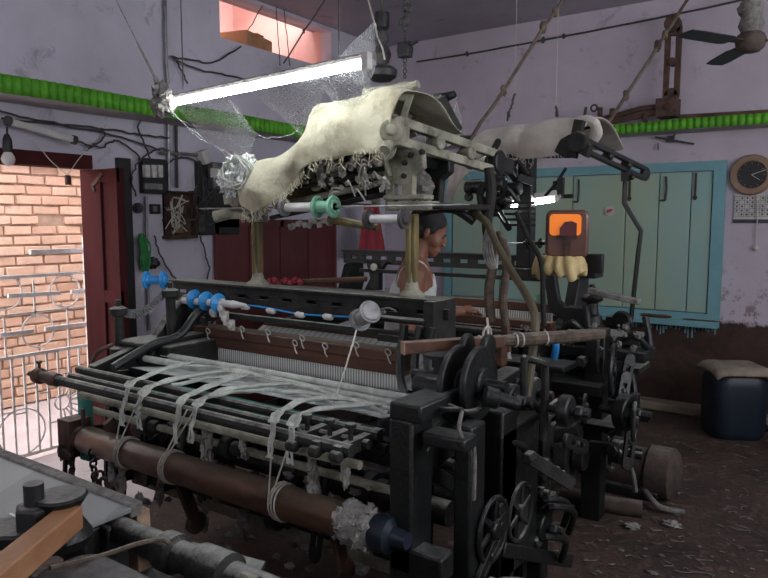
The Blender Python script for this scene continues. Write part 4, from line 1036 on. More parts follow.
P_(m, 'lint', 'lint_white', 'dangling tufts of pale lint', kind='stuff')
m = MB()
for i in range(120):
    x = rnd.uniform(XL+.1, XR-.1); y_ = rnd.uniform(1.62, 2.3); z_ = rnd.choice((.38, .62, .5, .72, .24)); m.blob((x, y_, z_), rnd.uniform(.008, .02), .8, i, 4, n=5, sq=(1.3, 1, .8))
P_(m, 'lint', 'lint', 'grey lint on the lower gear', kind='stuff')
# fluttering string from grey spool
# ---- blue cord of pirns under the top rail
zc = at(300, 315, Y=2.24).z
cp = smooth_path([at(228, 303, Y=2.24), at(262, 307, Y=2.24), at(300, 314, Y=2.24), at(352, 317, Y=2.24)], 6)
P_(MB().tube(cp, .004, 7), 'blue_cord', 'blue', 'blue cord')
for px, py in ((245, 307), (271, 311), (300, 315), (328, 317)):
    c = at(px, py, Y=2.24); P_(MB().lathe(c+V((-.026, 0, .002)), c+V((.03, 0, -.002)), [(0, .008), (.01, .014), (.04, .014), (.052, .008)], 12), 'cord_bead', 'ceramic', 'white bead on the cord')
for px, py, l in ((205, 320, .06), (226, 318, .07), (232, 325, .05), (214, 312, .05), (222, 308, .09)):
    p = at(px, py, Y=2.22); P_(MB().bx(p+V((-.012, -.01, -l/2)), p+V((.012, .01, l/2))).disc(p+V((0, -.01, 0)), EY, .018, .02, 12), 'guide_bracket', 'iron_dusty' if px % 2 else 'ceramic', bev=.003)
# wooden board behind rods seen under top rail (rear back rest)
P_(MB().bx((-2.6, 2.62, .93), (-1.2, 2.68, 1.02)), 'back_rest', 'brown_wood', bev=.005)
P_(MB().tube([(-2.75, 2.55, .80), (-1.1, 2.55, .80)], .05, 16), 'warp_beam', 'iron_dusty')
P_(MB().sheet([[V((-2.6+1.36*j/12, 2.33+.3*u, .85+.14*u)) for j in range(13)] for u in (0, .5, 1)], amp=.002), 'warp', 'fabric', 'sheet of pale warp threads', solid=.002)

# ---- right-hand gearing
for px, X, R0 in ((458, -1.03, .125), (479, -.955, .118)):
    c = at(px, 383, X=X); m = MB().disc(c, EX, R0, .022, 40).disc(c, EX, .05, .05, 20).disc(c+V((.0, .06, R0*.92)), EX, .04, .024, 18)
    P_(m, 'gear_wheel', 'iron', 'black gear wheel')
    GC = c
m = MB().tube([(-1.2, GC.y, GC.z), (-.86, GC.y, GC.z)], .018, 12); P_(m, 'gear_shaft', 'iron')
a = at(441, 384, X=-1.10); b = at(441, 356, X=-1.10)
m = MB().tube([a, b], .026, 14); P_(m, 'stub_post', 'iron')
m = MB().lathe(at(441, 358, X=-1.10), b+V((0, 0, .2)), [(0, .03), (.006, .062), (.016, .062), (.022, .03)], 20); P_(m, 'post_cap', 'iron')
m = MB().disc(at(430, 386, X=-1.1), EX, .04, .10, 18); P_(m, 'bush', 'iron')
# box framing at the front right
m = MB()
tl = at(394, 392, X=-1.13)
m.bx((-1.10, 1.62, .965), (-.99, 2.10, 1.02)); m.bx((-1.10, 1.62, 0), (-1.02, 1.74, .97)); m.bx((-.97, 1.78, 0), (-.91, 1.88, .93)); m.bx((-1.10, 1.62, .50), (-.92, 1.70, .58)); m.bx((-1.02, 1.98, 0), (-.90, 2.10, .93)); m.bx((-1.0, 1.64, .90), (-.86, 1.72, .94))
P_(m, 'gear_box_frame', 'iron', bev=.008)
m = MB().bx((-.98, 1.98, .34), (-.90, 2.3, .86)).bx((-.96, 2.35, 0), (-.90, 2.42, .84))
P_(m, 'outer_gear_frame', 'iron', bev=.008)
for i in range(34):
    x = rnd.uniform(-1.08, -.72); y_ = rnd.uniform(1.9, 2.65); z_ = rnd.uniform(.30, .98); k = i % 5; m = MB(); x = min(x, -.90) if z_ < .65 else x; y_ = min(y_, 2.35) if z_ < .65 else y_; c = V((x, y_, z_))
    if k == 0: m.wheel(c, EX, rnd.uniform(.07, .12), .04, 6, .02, .03)
    elif k == 1: m.slotted(c, c+V((rnd.uniform(-.03, .03), rnd.uniform(-.2, .2), rnd.uniform(-.25, .1))), .05, .016, 2, EX)
    elif k == 2: m.tube(smooth_path([c, c+V((.06, -.05, .06)), c+V((.09, .08, .0)), c+V((.05, .15, -.12))]), .013, 8); m.disc(c, EX, .03, .03, 14)
    elif k == 3: m.disc(c, EX, rnd.uniform(.04, .07), .04, 24); m.tube([c-V((.08, 0, 0)), c+V((.08, 0, 0))], .014); m.disc(c+V((.045, 0, 0)), EX, .025, .03, 6)
    else: m.beam(c, c+V((rnd.uniform(-.1, .1), rnd.uniform(.1, .2), rnd.uniform(-.15, .15))), .025, .045); m.disc(c, EY, .022, .05, 6)
    P_(m, ('spoked_wheel', 'slotted_link', 'bent_lever', 'pulley', 'link_bar')[k], 'iron' if i % 3 else 'iron_dusty', bev=.002)
# green-grey gear housing and U handle
m = MB().lathe(at(482, 395, X=-.92), at(520, 405, X=-.82), [(0, .02), (.01, .032), (.05, .032), (.06, .022), (.12, .02)], 18); P_(m, 'gear_housing', 'iron')
m = MB().tube(smooth_path([at(524, 395, X=-.86), at(524, 362, X=-.86), at(527, 359, X=-.86), at(543, 363, X=-.82), at(545, 368, X=-.82), at(545, 400, X=-.82), at(543, 440, X=-.82)], 4), .013, 8); P_(m, 'stop_handle', 'iron_dusty')
m = MB().beam(at(497, 548, X=-.92), at(566, 560, Z=.12), .06, .05).beam(at(497, 548, X=-.92), at(497, 500, X=-.92), .05, .06); P_(m, 'foot_treadle', 'iron', bev=.006)
m = MB().tube([at(536, 545, Y=2.6), at(540, 420, Y=2.6)], .016, 10).tube([at(545, 520, Y=2.65), at(549, 430, Y=2.65)], .010, 8); P_(m, 'drive_rod', 'iron')
m = MB().tube(smooth_path([at(462, 412, X=-.9), at(459, 428, X=-.88), at(464, 440, X=-.88), at(474, 448, X=-.88), at(474, 500, X=-.88)]), .006, 8); P_(m, 'lint_covered_lead', 'lint')
m = MB().tube(smooth_path([at(400, 413, X=-1.12), at(440, 404, X=-1.02), at(466, 412, X=-.93), at(482, 408, X=-.93)]), .008, 8).tube([at(396, 408, X=-1.2), at(462, 410, X=-.9)], .008); P_(m, 'linking_rod', 'iron_dusty')
# bent olive pipe
pp = [at(470, 212, Y=2.75), at(486, 222, Y=2.72), at(497, 245, Y=2.68), at(512, 272, Y=2.6), at(527, 296, Y=2.5), at(535, 318, Y=2.42), at(533, 350, Y=2.36), at(526, 400, Y=2.3), at(518, 450, Y=2.25), at(515, 500, Y=2.22)]
P_(MB().tube(smooth_path(pp), .0165, 10), 'bent_pipe', 'pipe', 'bent olive brown pipe')
P_(MB().tube(smooth_path([at(418, 214, Y=2.6), at(435, 209, Y=2.65), at(455, 210, Y=2.7), at(474, 222, Y=2.75)]), .02, 10), 'curved_arm', 'iron')
# straps and ropes hanging from the slotted arm
for pts, r, mt_ in (([(489, 168), (491, 195), (487, 222), (489, 240)], .024, 'iron_dusty'), ([(490, 236), (493, 262), (489, 290), (491, 322)], .022, 'rope'), ([(503, 240), (506, 268), (503, 300), (506, 326)], .018, 'rope'), ([(487, 215), (480, 195), (492, 178)], .016, 'iron_dusty'), ([(497, 232), (508, 255), (505, 285)], .013, 'rope')):
    P_(MB().tube(smooth_path([at(x, y, Y=2.78) for x, y in pts]), r, 10), 'hanging_strap', mt_)
m = MB(); 
for k in range(5):
    m.tube(smooth_path([at(487+k*1.5, 226+k, Y=2.74), at(483+k*2.2, 245, Y=2.72), at(486+k*2, 262-k, Y=2.73), at(493+k, 268, Y=2.74), at(497, 245, Y=2.75), at(490+k, 228, Y=2.74)]), .004, 6)
P_(m, 'rope_loop', 'lint_white', 'pale looped cord')
P_(MB().tube(smooth_path([at(487, 318, Y=2.74), at(488, 335, Y=2.70), at(487, 343, Y=2.68)]), .006, 6).ring(at(487, 336, Y=2.62), EX, .04, .005), 'cord_tie', 'string')
P_(MB().beam(at(505, 320, Y=2.85), at(507, 352, Y=2.85), .03, .03).tube([at(487, 322, Y=2.8), at(487, 396, Y=2.6)], .012), 'strap_end', 'rust')
# picking stick
a = at(403, 348, Z=1.13); b = at(560, 337, Z=1.14); d = (b-a)
pk = thing('picking_stick', 'long squared brown wooden stick lying across the front loom gears', 'wooden stick', a)
MB().beam(a, a+d*.62, .042, .040).build('shaft', 'brown_wood', pk, bev=.004)
MB().tube([a+d*.62, a+d*.8, a+d*1.15, a+d*1.3], [.02, .024, .022, .018], 10).build('bound_end', 'rope', pk, 'dark bound round end')
for u in (.47, .7, .74, .9): MB().ring(a+d*u, d, .0235, .003, 16, 5).build('string_binding', 'string', pk)
MB().beam(a-d*.004, a+d*.002, .043, .041).build('cut_end', 'pale_wood', pk, 'pale cut end')
# ================================================================== FABRIC COVERS
def drape(top, bot, Yt, Yb, back, name, mat, lab, seed, amp=.024, cat='cloth cover', n=10):
    T = smooth_path([at(x, y, Y=Yt) for x, y in top], 5); B = smooth_path([at(x, y, Y=Yb) for x, y in bot], 5)
    def res(P, N):
        L = [0]; 
        for i in range(1, len(P)): L.append(L[-1]+(P[i]-P[i-1]).length)
        out = []
        for k in range(N):
            s = L[-1]*k/(N-1); i = max(j for j in range(len(L)) if L[j] <= s+1e-9); i = min(i, len(P)-2)
            out.append(P[i].lerp(P[i+1], (s-L[i])/max(L[i+1]-L[i], 1e-6)))
        return out
    N = 44; T = res(T, N); B = res(B, N); rows = []
    for j in range(6): u = 1-j/6; rows.append([t+V((0, back*u, -.10*u*u-.01+.02*math.sin(u*5))) for t in T])
    for j in range(n+1):
        u = j/n; rows.append([t.lerp(b, u)+V((0, -.03*math.sin(math.pi*u)-.012*math.sin(u*2+k*.55+2*noise.noise(t*4)), 0)) for k, (t, b) in enumerate(zip(T, B))])
    rows = [[p+V((0, -1, .3))*(.018*noise.noise(V((p.x*11+seed, p.z*5, 3)))+.010*noise.noise(V((p.x*5+p.z*26, p.z*9, seed)))) for p in r] for r in rows]
    o = MB().sheet(rows, amp=amp, fr=7, seed=seed).build(name, mat, solid=.006, sub=1); tag(o, lab, cat)
    fm = MB()
    for i in range(90):
        b = B[random.randrange(N)]; L_ = random.uniform(.015, .06); fm.tube([b+V((random.uniform(-.01, .01), -.006, .01)), b+V((random.uniform(-.02, .02), -.012, -L_*.5)), b+V((random.uniform(-.03, .03), -.008, -L_))], .0018, 4)
    fm.build('frayed_hem', mat, o, kind='stuff'); return o
drape([(408, 88), (388, 89), (360, 92), (334, 98), (316, 104), (308, 114), (303, 133), (286, 150), (264, 160), (246, 167), (236, 178)],
      [(390, 146), (378, 150), (357, 153), (338, 158), (318, 161), (305, 170), (296, 182), (285, 194), (268, 205), (252, 212), (240, 207)], 2.25, 2.22, .5, 'cloth_cover', 'cream', 'cream cloth draped over the top of the front loom, under the tube lamp', 1)
drape([(600, 117), (585, 118), (560, 119), (530, 122), (505, 126), (482, 130), (468, 140), (455, 158)],
      [(575, 143), (565, 150), (548, 157), (525, 159), (508, 153), (490, 152), (470, 172), (446, 206)], 3.62, 3.58, .5, 'cloth_cover', 'grey_cloth', 'dusty pale cloth draped over the top of the rear loom', 4, .014)
# fold of the rear cover wrapped at its right end
m = MB(); 
for k in range(3): m.tube(smooth_path([at(576+k*4, 122, Y=3.6), at(590+k*2, 120+k, Y=3.58), at(598-k, 132, Y=3.6), at(592, 142, Y=3.62)]), [.03]*19 if False else .028, 8)
o = m.build('cloth_bundle', 'grey_cloth', sub=1); tag(o, 'twisted end of pale cloth knotted at the rear loom slotted arm', 'cloth')
# white net bag
m = MB().blob(at(243, 172, Y=2.28), .09, .5, 2, 3.5, n=18, sq=(1.1, .9, .8)).blob(at(233, 182, Y=2.3), .06, .7, 5, 4, n=14)
bag = m.build('net_bag', 'net'); tag(bag, 'crumpled white net bag at the left end of the cream cover', 'bag')
m = MB()
for k in range(26):
    q = rnd.uniform(0, 6.28); c = at(242, 173, Y=2.24); p = [c+V((math.cos(q+s*.8)*rnd.uniform(.06, .11), -.03+rnd.uniform(-.02, .02), math.sin(q+s*.8)*rnd.uniform(.04, .08))) for s in range(4)]
    m.tube(smooth_path(p, 4), .0035, 5)
m.build('net_cord', 'strip', bag)

# ================================================================== BOBBINS
def bobbin(name, lab, cat, c, ax, L_, r, rf, core, fl, flanges=(0, 1), group=None, fw=.010):
    c = V(c); ax = V(ax).normalized(); t = thing(name, lab, cat, c, group); a = c-ax*L_/2; b = c+ax*L_/2
    MB().tube([a, b], r, 18).build('barrel', core, t)
    for u in flanges: MB().lathe(a+ax*(u*L_-fw/2), b+ax*9, [(0, rf-.002), (.002, rf), (fw-.002, rf), (fw, rf-.002)], 28).disc(a+ax*(u*L_), ax, r*1.25, fw*2.2, 16).build('flange', fl, t)
    return t
c = at(300, 210, Y=2.24); c.z = BW
bobbin('bobbin', 'white bobbin with grey left flange on the front loom wire', 'bobbin', c+V((-.005, 0, 0)), EX, .17, .020, .040, 'white_plastic', 'grey_metal', (0,), None, .014)
t = thing('green_pulley', 'pale green plastic pulley beside the white bobbin on the wire', 'pulley', at(325, 209, Y=2.24))
c = at(326, 210, Y=2.24); c.z = BW
MB().tube([c-V((.05, 0, 0)), c+V((.05, 0, 0))], .026, 16).build('barrel', 'green_plastic', t)
for s in (-.045, .04): MB().wheel(c+V((s, 0, 0)), EX, .048, .02, 6, .014, .02).disc(c+V((s, 0, 0)), EX, .040, .006, 24).build('flange', 'green_plastic', t)
c = at(386, 219, Y=2.24); bobbin('bobbin', 'white bobbin with dark flanges beside the head bracket of the front loom', 'bobbin', (c.x, 2.24, c.z), EX, .17, .018, .040, 'white_plastic', 'cable', (0, 1), None, .016)
# blue spools
c = at(155, 280, X=-2.78); d = V((.85, .5, .0))
bobbin('blue_spool', 'double blue spool on the post at the left end of the rail', 'spool', c, d, .085, .022, .043, 'blue', 'blue', (0, 1), None, .014)
a = at(190, 301, Y=2.22); b = at(228, 304, Y=2.22); d = (b-a).normalized()
t = thing('blue_spool', 'white tube carrying three blue discs under the slotted rail', 'spool', a)
MB().tube([a-d*.05, b+d*.03], .017, 14).build('barrel', 'white_plastic', t)
for px, py in ((193, 299), (205, 301), (217, 303)): MB().lathe(at(px, py, Y=2.22), at(px, py, Y=2.22)+d, [(0, .02), (.002, .045), (.012, .048), (.016, .03), (.026, .018)], 28).build('disc', 'blue', t, 'blue disc')
MB().tube([b+d*.03, b+d*.12], [.02, .008], 12).build('tip', 'white_plastic', t)
# grey spool with string
c = at(365, 316, Y=2.16); d = V((.75, -.35, .42)).normalized()
t = bobbin('metal_spool', 'worn grey metal spool tilted on the right end of the slotted rail', 'spool', c, d, .095, .032, .047, 'grey_metal', 'grey_metal', (0, 1))
MB().tube([c+d*.04, c+d*.05], .02, 14).build('core_hole', 'black', t)
MB().tube([at(385, 312, Y=2.22), at(352, 318, Y=2.25)], .007, 8).tube(smooth_path([at(380, 310, Y=2.22), at(388, 308, Y=2.2), at(396, 311, Y=2.2)]), .004, 6).build('spindle', 'grey_metal', t)
o = MB().tube(sag(at(356, 330, Y=2.12), at(330, 410, Y=1.75), .02, 12, .001), .0035, 6).build('string', 'string'); tag(o, 'white string running down from the grey spool to the cotton strips', 'string')
# ================================================================== REAR LOOM
Q = thing('power_loom', 'rear power loom behind the worker, with a black top beam', 'loom', (-2.1, 3.9, 0))
def Q_(m, name, mat, lab=None, **k): return m.build(name, mat, Q, lab, **k)
a = at(345, 259, Y=4.0); b = at(595, 263, Y=4.0); zb2_ = (a.z+b.z)/2
m = MB().bx((a.x, 3.98, zb2_-.045), (b.x, 4.0, zb2_-.012)).bx((a.x, 3.98, zb2_+.012), (b.x, 4.0, zb2_+.045)).bx((a.x, 3.95, zb2_+.04), (b.x, 4.08, zb2_+.052)); n = 14
for i in range(n+1): x = a.x+(b.x-a.x-.06)*i/n; m.bx((x, 3.981, zb2_-.02), (x+.07, 3.999, zb2_+.02))
Q_(m, 'top_rail', 'iron', 'black slotted top beam', bev=.003)
Q_(MB().bx((a.x+.2, 3.9, zb2_-.10), (b.x-.3, 3.93, zb2_-.075)), 'under_rail', 'iron_dusty', bev=.003)
Q_(MB().bx((b.x-.3, 3.94, zb2_-.07), (b.x+.02, 4.1, zb2_+.07)), 'rail_end_block', 'iron', bev=.005)
def side2(X):
    m = MB().prism([(3.28, .80), (3.28, .90), (3.6, .95), (3.85, 1.0), (3.95, zb2_-.05), (4.1, zb2_-.03), (4.12, 1.1), (4.05, .95), (3.95, .82), (3.6, .78)], (X, 0, 0), EY, EZ, .07)
    m.beam((X, 3.33, .86), (X, 3.25, 0), .07, .10, EX); m.beam((X, 4.05, 1.0), (X, 4.25, 0), .07, .12, EX); m.beam((X, 3.3, .34), (X, 4.2, .32), .06, .07); m.beam((X, 3.4, .8), (X, 4.15, .36), .04, .05)
    m.box((X, 3.25, .02), (.14, .22, .04)); m.box((X, 4.25, .02), (.14, .22, .04)); return m
for X in (-3.05, -1.35): Q_(side2(X), 'side_frame', 'iron', bev=.008)
# left end upright with round white boss
m = MB(); plate(m, [(368, 262), (388, 262), (381, 272), (381, 290), (366, 290), (372, 278)], 3.95, .05); Q_(m, 'end_casting', 'iron', bev=.004)
Q_(MB().disc(at(374, 267, Y=3.9), EY, .026, .02, 20), 'boss', 'ceramic', 'round white boss')
Q_(MB().tube([at(268, 284, Y=3.6), at(300, 282, Y=3.6), at(366, 279, Y=3.6)], [.03, .022, .018], 10), 'wooden_lever', 'brown_wood')
m = MB(); 
for k in range(8): m.blob(at(300-k*5, 282+rnd.uniform(-2, 2), Y=3.55), .022, .5, k, n=6)
Q_(m, 'red_rag', 'red_cloth', 'red rag wound on the lever')
# breast: wood and rods
a = at(432, 301, Y=3.45); 
for (p, q, Y, h, mt_, nm) in (((430, 297), (562, 304), 3.75, .05, 'brown_wood', 'sley_cap'), ((440, 318), (600, 322), 3.45, .045, 'brown_wood', 'breast_beam')):
    a = at(*p, Y=Y); b = at(*q, Y=Y); z_ = (a.z+b.z)/2; Q_(MB().bx((a.x-1.3, Y, z_-h), (min(b.x, -1.3), Y+.07, z_)), nm, mt_, bev=.005)
z1_ = at(500, 309, Y=3.74).z
Q_(MB().bx((-3.0, 3.72, z1_-.06), (-1.4, 3.735, z1_)), 'reed', 'reed', smooth=False)
Q_(MB().sheet([[V((-3.0+1.6*j/12, 3.45+.28*u, .955+.01*u)) for j in range(13)] for u in (0, .5, 1)], amp=.002), 'woven_fabric', 'fabric', solid=.002)
for (Y, Z, r, mt_) in ((3.40, .93, .018, 'iron_dusty'), (3.36, .80, .018, 'rust'), (3.42, .62, .055, 'roller'), (3.8, .55, .05, 'iron_dusty'), (4.1, .75, .08, 'iron_dusty')):
    Q_(MB().tube([(-3.05, Y, Z), (-1.2, Y, Z)], r, 14), 'roller' if r > .04 else 'rod', mt_)
for (Y, Z) in ((3.5, .3), (4.15, .35), (3.9, .2)): Q_(MB().bx((-3.05, Y, Z), (-1.35, Y+.06, Z+.07)), 'cross_rail', 'iron', bev=.004)
# white cylinder package and papers behind gears
Q_(MB().tube([at(466, 348, Y=3.3), at(494, 350, Y=3.3)], .065, 22), 'cloth_package', 'grey_cloth', 'pale cylinder of cloth')
# superstructure: tall black post, arm, knot
m = MB(); p0 = at(527, 210, Y=3.65); ztop = at(527, 150, Y=3.65).z
m.bx((p0.x-.05, 3.62, zb2_), (p0.x+.035, 3.70, ztop)); m.bx((p0.x-.07, 3.55, zb2_-.05), (p0.x+.06, 4.0, zb2_)); Q_(m, 'head_post', 'iron', 'broad black upright post', bev=.006)
p1 = at(466, 210, Y=3.65); pass
Q_(MB().tube([(-2.2, 3.66, 2.05), (p0.x, 3.66, ztop+.06), at(592, 124, Y=3.66)], .022, 10), 'cover_rail', 'iron_dusty'); Q_(MB().tube([(-2.2, 4.05, 1.98), (p0.x+.1, 4.05, ztop)], .022, 10), 'cover_rail', 'iron')
a = at(586, 146, X=-1.12); b = at(645, 174, X=-.98)
arm = Q_(MB().slotted(a, b, .075, .03, 3, (.8, -.6, 0)), 'slotted_arm', 'iron', 'black slotted arm pointing right', bev=.004)
m = MB(); plate(m, [(562, 140), (580, 130), (592, 146), (588, 158), (574, 150), (566, 158), (556, 152)], a.y, .06); m.disc(at(578, 142, Y=a.y-.03), EY, .05, .05, 18); m.beam(at(580, 120, Y=a.y), at(572, 158, Y=a.y), .04, .05)
Q_(m, 'arm_bracket', 'iron_dusty', bev=.005)
pe = at(626, 170, X=-1.03)
m = MB().bx(pe+V((-.02, -.02, -.06)), pe+V((.02, .02, .05))).disc(pe+V((.03, 0, -.04)), EX, .015, .03, 10); Q_(m, 'rod_clamp', 'iron')
Yp = pe.y; Q_(MB().tube([at(625, 180, Y=Yp), at(624, 203, Y=Yp), at(641, 231, Y=Yp), at(638, 255, Y=Yp), at(631, 320, Y=Yp)], .0125, 8), 'cranked_rod', 'iron', 'thin black cranked rod')
c = at(622, 322, Y=Yp); Q_(MB().disc(c, (0.3, 1, 0), .06, .04, 24).ring(c, (.3, 1, 0), .05, .014), 'rod_wheel', 'iron')
Q_(MB().tube(smooth_path([at(497, 280, Y=3.6), at(520, 283, Y=3.6), at(547, 235, Y=3.55), at(562, 188, Y=3.6), at(574, 168, Y=3.6)]) if False else [at(545, 196, Y=3.6), at(556, 184, Y=3.6), at(566, 168, Y=3.6)], .009, 8).box(at(561, 186, Y=3.6), (.03, .03, .09)), 'latch_lever', 'iron')
# mechanism nest in upper middle
for i in range(30):
    c = at(rnd.uniform(468, 520), rnd.uniform(160, 215), Y=rnd.uniform(3.35, 3.6)); k = i % 5; m = MB()
    if k == 0: m.wheel(c, EY, rnd.uniform(.03, .05), .03, 5, .014, .015)
    elif k == 1: m.slotted(c, c+V((rnd.uniform(-.08, .08), .02, rnd.uniform(-.15, .12))), .035, .014, 1, EY)
    elif k == 2: m.tube(smooth_path([c, c+V((.04, -.03, .05)), c+V((.08, .02, -.02))]), .012, 8); m.disc(c, EY, .025, .03, 12)
    elif k == 3: m.disc(c, EX, .035, .10, 16)
    else: m.beam(c, c+V((rnd.uniform(-.1, .1), .04, rnd.uniform(-.08, .08))), .02, .04)
    Q_(m, ('spoked_wheel', 'slotted_link', 'bent_lever', 'bush', 'link_bar')[k], 'iron' if i % 3 else 'iron_dusty')
m = MB()
for i in range(5):
    c = at(519, 203+i*5.5, Y=3.35); m.disc(c, (1, 0, .15), .055-.004*i, .012, 20) if False else m.prism([(-.07, -.03), (.07, -.03), (.08, .03), (-.06, .03)], c, EX, EY, .013)
Q_(m, 'leaf_stack', 'iron_dusty', 'stack of grey metal leaves')
m = MB().tube([at(490, 243, Y=3.6), at(582, 243, Y=3.6)], .003, 5); Q_(m, 'wire', 'grey_metal')
Q_(MB().disc(at(528, 243, Y=3.6), EX, .03, .012, 20).disc(at(540, 243, Y=3.6), EX, .03, .012, 20).tube([at(524, 243, Y=3.6), at(545, 243, Y=3.6)], .012), 'wire_bobbin', 'iron')
Q_(MB().bx(at(530, 197, Y=3.8)+V((-.13, 0, -.012)), at(530, 197, Y=3.8)+V((.25, .03, .012))).bx(at(556, 188, Y=3.8)+V((-.02, 0, -.04)), at(556, 188, Y=3.8)+V((.02, .03, .04))), 'tie_bar', 'iron')
# vertical strap with pale paint behind
m = MB(); m.tube(smooth_path([at(516, 212, Y=3.3), at(527, 235, Y=3.3), at(541, 262, Y=3.3), at(543, 300, Y=3.3), at(544, 326, Y=3.3)]), .014, 8); Q_(m, 'curved_rod', 'iron_dusty')
m = MB(); q = [at(x, y, Y=3.62) for x, y in ((545, 275), (556, 275), (560, 300), (572, 312), (590, 314), (590, 324), (566, 322), (550, 310))]
m.prism([(p.x, p.z) for p in q], (0, 3.62, 0), EX, EZ, .05); Q_(m, 'curved_bracket', 'iron', 'black curved bracket', bev=.006)
# right hand vise-like casting with grey wooden paddle
c = at(592, 300, Y=3.6)
m = MB().lathe(at(592, 325, Y=3.6), at(592, 280, Y=3.6), [(0, .055), (.05, .05), (.06, .035), (.12, .03), (.13, .055), (.15, .06), (.165, .04), (.18, .02), (.20, .022), (.22, .012)], 18); m.box(at(578, 318, Y=3.65), (.13, .12, .12)); Q_(m, 'pivot_post', 'iron', bev=.003)
pd = thing('wooden_paddle', 'grey weathered wooden paddle on the rear loom pivot post', 'wooden tool', at(600, 292, Y=3.52))
MB().prism([(0, -.03), (.10, -.035), (.26, -.02), (.27, .015), (.10, .022), (0, .025)], at(588, 290, Y=3.5), V((.98, 0, -.17)), EY, .03).build('blade', 'lint', pd, bev=.006)
# right end shelves, shafts
for (x0, y0, x1, y1, Y, h) in ((520, 330, 640, 335, 3.5, .04), (545, 345, 645, 352, 3.45, .05), (560, 362, 640, 366, 3.55, .03), (520, 380, 600, 384, 3.3, .05), (575, 425, 620, 425, 3.3, .012)):
    a = at(x0, y0, Y=Y); b = at(x1, y1, Y=Y); z_ = (a.z+b.z)/2; Q_(MB().bx((a.x, Y, z_-h), (b.x, Y+.22, z_)), 'shelf_rail', 'iron_dusty' if h < .045 else 'iron', bev=.004)
m = MB().bx((-1.62, 3.12, .5), (-1.2, 3.22, .82)).bx((-1.62, 3.1, .82), (-1.1, 3.3, .85)); Q_(m, 'gear_case', 'iron', bev=.008)
m = MB().bx((-1.1, 3.4, 0), (-1.0, 3.5, 1.0)).bx((-1.15, 3.9, 0), (-1.03, 4.0, 1.0)).bx((-1.5, 3.3, 0), (-1.42, 3.38, .95)); Q_(m, 'outer_frame', 'iron', bev=.006)
for i in range(46):
    c = at(rnd.uniform(545, 635), rnd.uniform(335, 470), Y=rnd.uniform(3.2, 3.8)); k = i % 5; m = MB()
    if c.z < .12: c.z = .2
    if k == 0: m.wheel(c, (1, .2, 0), rnd.uniform(.07, .13), .04, 6, .024, .03)
    elif k == 1: m.slotted(c, c+V((rnd.uniform(-.1, .1), rnd.uniform(-.1, .1), rnd.uniform(.08, .3))), .055, .02, 2, (.6, -.8, 0))
    elif k == 2: m.tube(smooth_path([c, c+V((.08, -.05, .08)), c+V((.14, .04, .0)), c+V((.1, .1, .15))]), .018, 8); m.disc(c, EX, .04, .04, 14)
    elif k == 3: m.disc(c, (1, -.2, 0), rnd.uniform(.04, .09), .06, 24); m.tube([c-V((.12, 0, 0)), c+V((.12, 0, 0))], .02); m.disc(c+V((.06, 0, 0)), EX, .03, .03, 6)
    else: m.beam(c, c+V((rnd.uniform(-.2, .2), rnd.uniform(-.05, .05), rnd.uniform(-.12, .15))), .035, .055); m.disc(c, EY, .03, .06, 6)
    Q_(m, ('spoked_wheel', 'slotted_link', 'bent_lever', 'pulley', 'link_bar')[k], 'iron' if i % 3 else 'iron_dusty', bev=.002)
# motor drum at right foot
c = at(655, 470, Y=3.95)
m = MB().lathe(c+V((-.3, 0, 0)), c+V((.2, -.02, 0)), [(0, .09), (.03, .12), (.26, .12), (.28, .145), (.40, .145), (.42, .12), (.44, .05)], 26); Q_(m, 'motor_drum', 'dusty_brown', 'dusty brown drum motor')
Q_(MB().bx((c.x-.32, c.y-.14, 0), (c.x+.05, c.y+.14, c.z-.08)), 'motor_base', 'iron', bev=.01)
c = at(565, 455, Y=3.3); Q_(MB().disc(c, (1, .1, 0), .13, .07, 30).disc(c+V((.08, 0, 0)), EX, .06, .06, 20), 'belt_wheel', 'iron_dusty')
c = at(553, 435, Y=3.2); c2 = at(580, 430, Y=3.2); Q_(MB().tube([c, c2], .04, 18).ring(c, EX, .05, .02), 'shaft_end', 'iron_dusty')
m = MB().tube(smooth_path([at(612, 445, Y=3.35), at(620, 452, Y=3.35), at(632, 470, Y=3.4), at(636, 492, Y=3.4)]), .01, 8); Q_(m, 'crank', 'grey_metal')
a = at(625, 405, Y=3.6); Q_(MB().beam(a+V((-.12, 0, 0)), a+V((.04, 0, 0)), .04, .04).box(a+V((.05, 0, -.0)), (.04, .06, .14)), 'brake_handle', 'iron', bev=.006)
m = MB()
for i in range(40):
    m.blob(at(rnd.uniform(500, 640), rnd.uniform(325, 350), Y=3.4), rnd.uniform(.006, .016), .8, i, n=5)
Q_(m, 'lint', 'lint', kind='stuff')

m = MB(); a = at(492, 346, Y=3.15)
m.sheet([[a+V((.11*j/5, .01*math.sin(j+i), -.12*i/4)) for j in range(6)] for i in range(5)], amp=.012, fr=12)
o = m.build('plastic_bag', 'white_plastic', Q, 'pale printed plastic bag', solid=.004)
m = MB(); 
for i in range(4): m.bx(a+V((.02, -.016, -.03-.02*i)), a+V((.08, -.013, -.022-.02*i)))
m.build('printed_line', 'blue', o)
Q_(MB().tube(smooth_path([at(553, 336, Y=3.15), at(556, 346, Y=3.12), at(554, 358, Y=3.15)]), .018, 8), 'blue_rag', 'blue', 'blue rag')
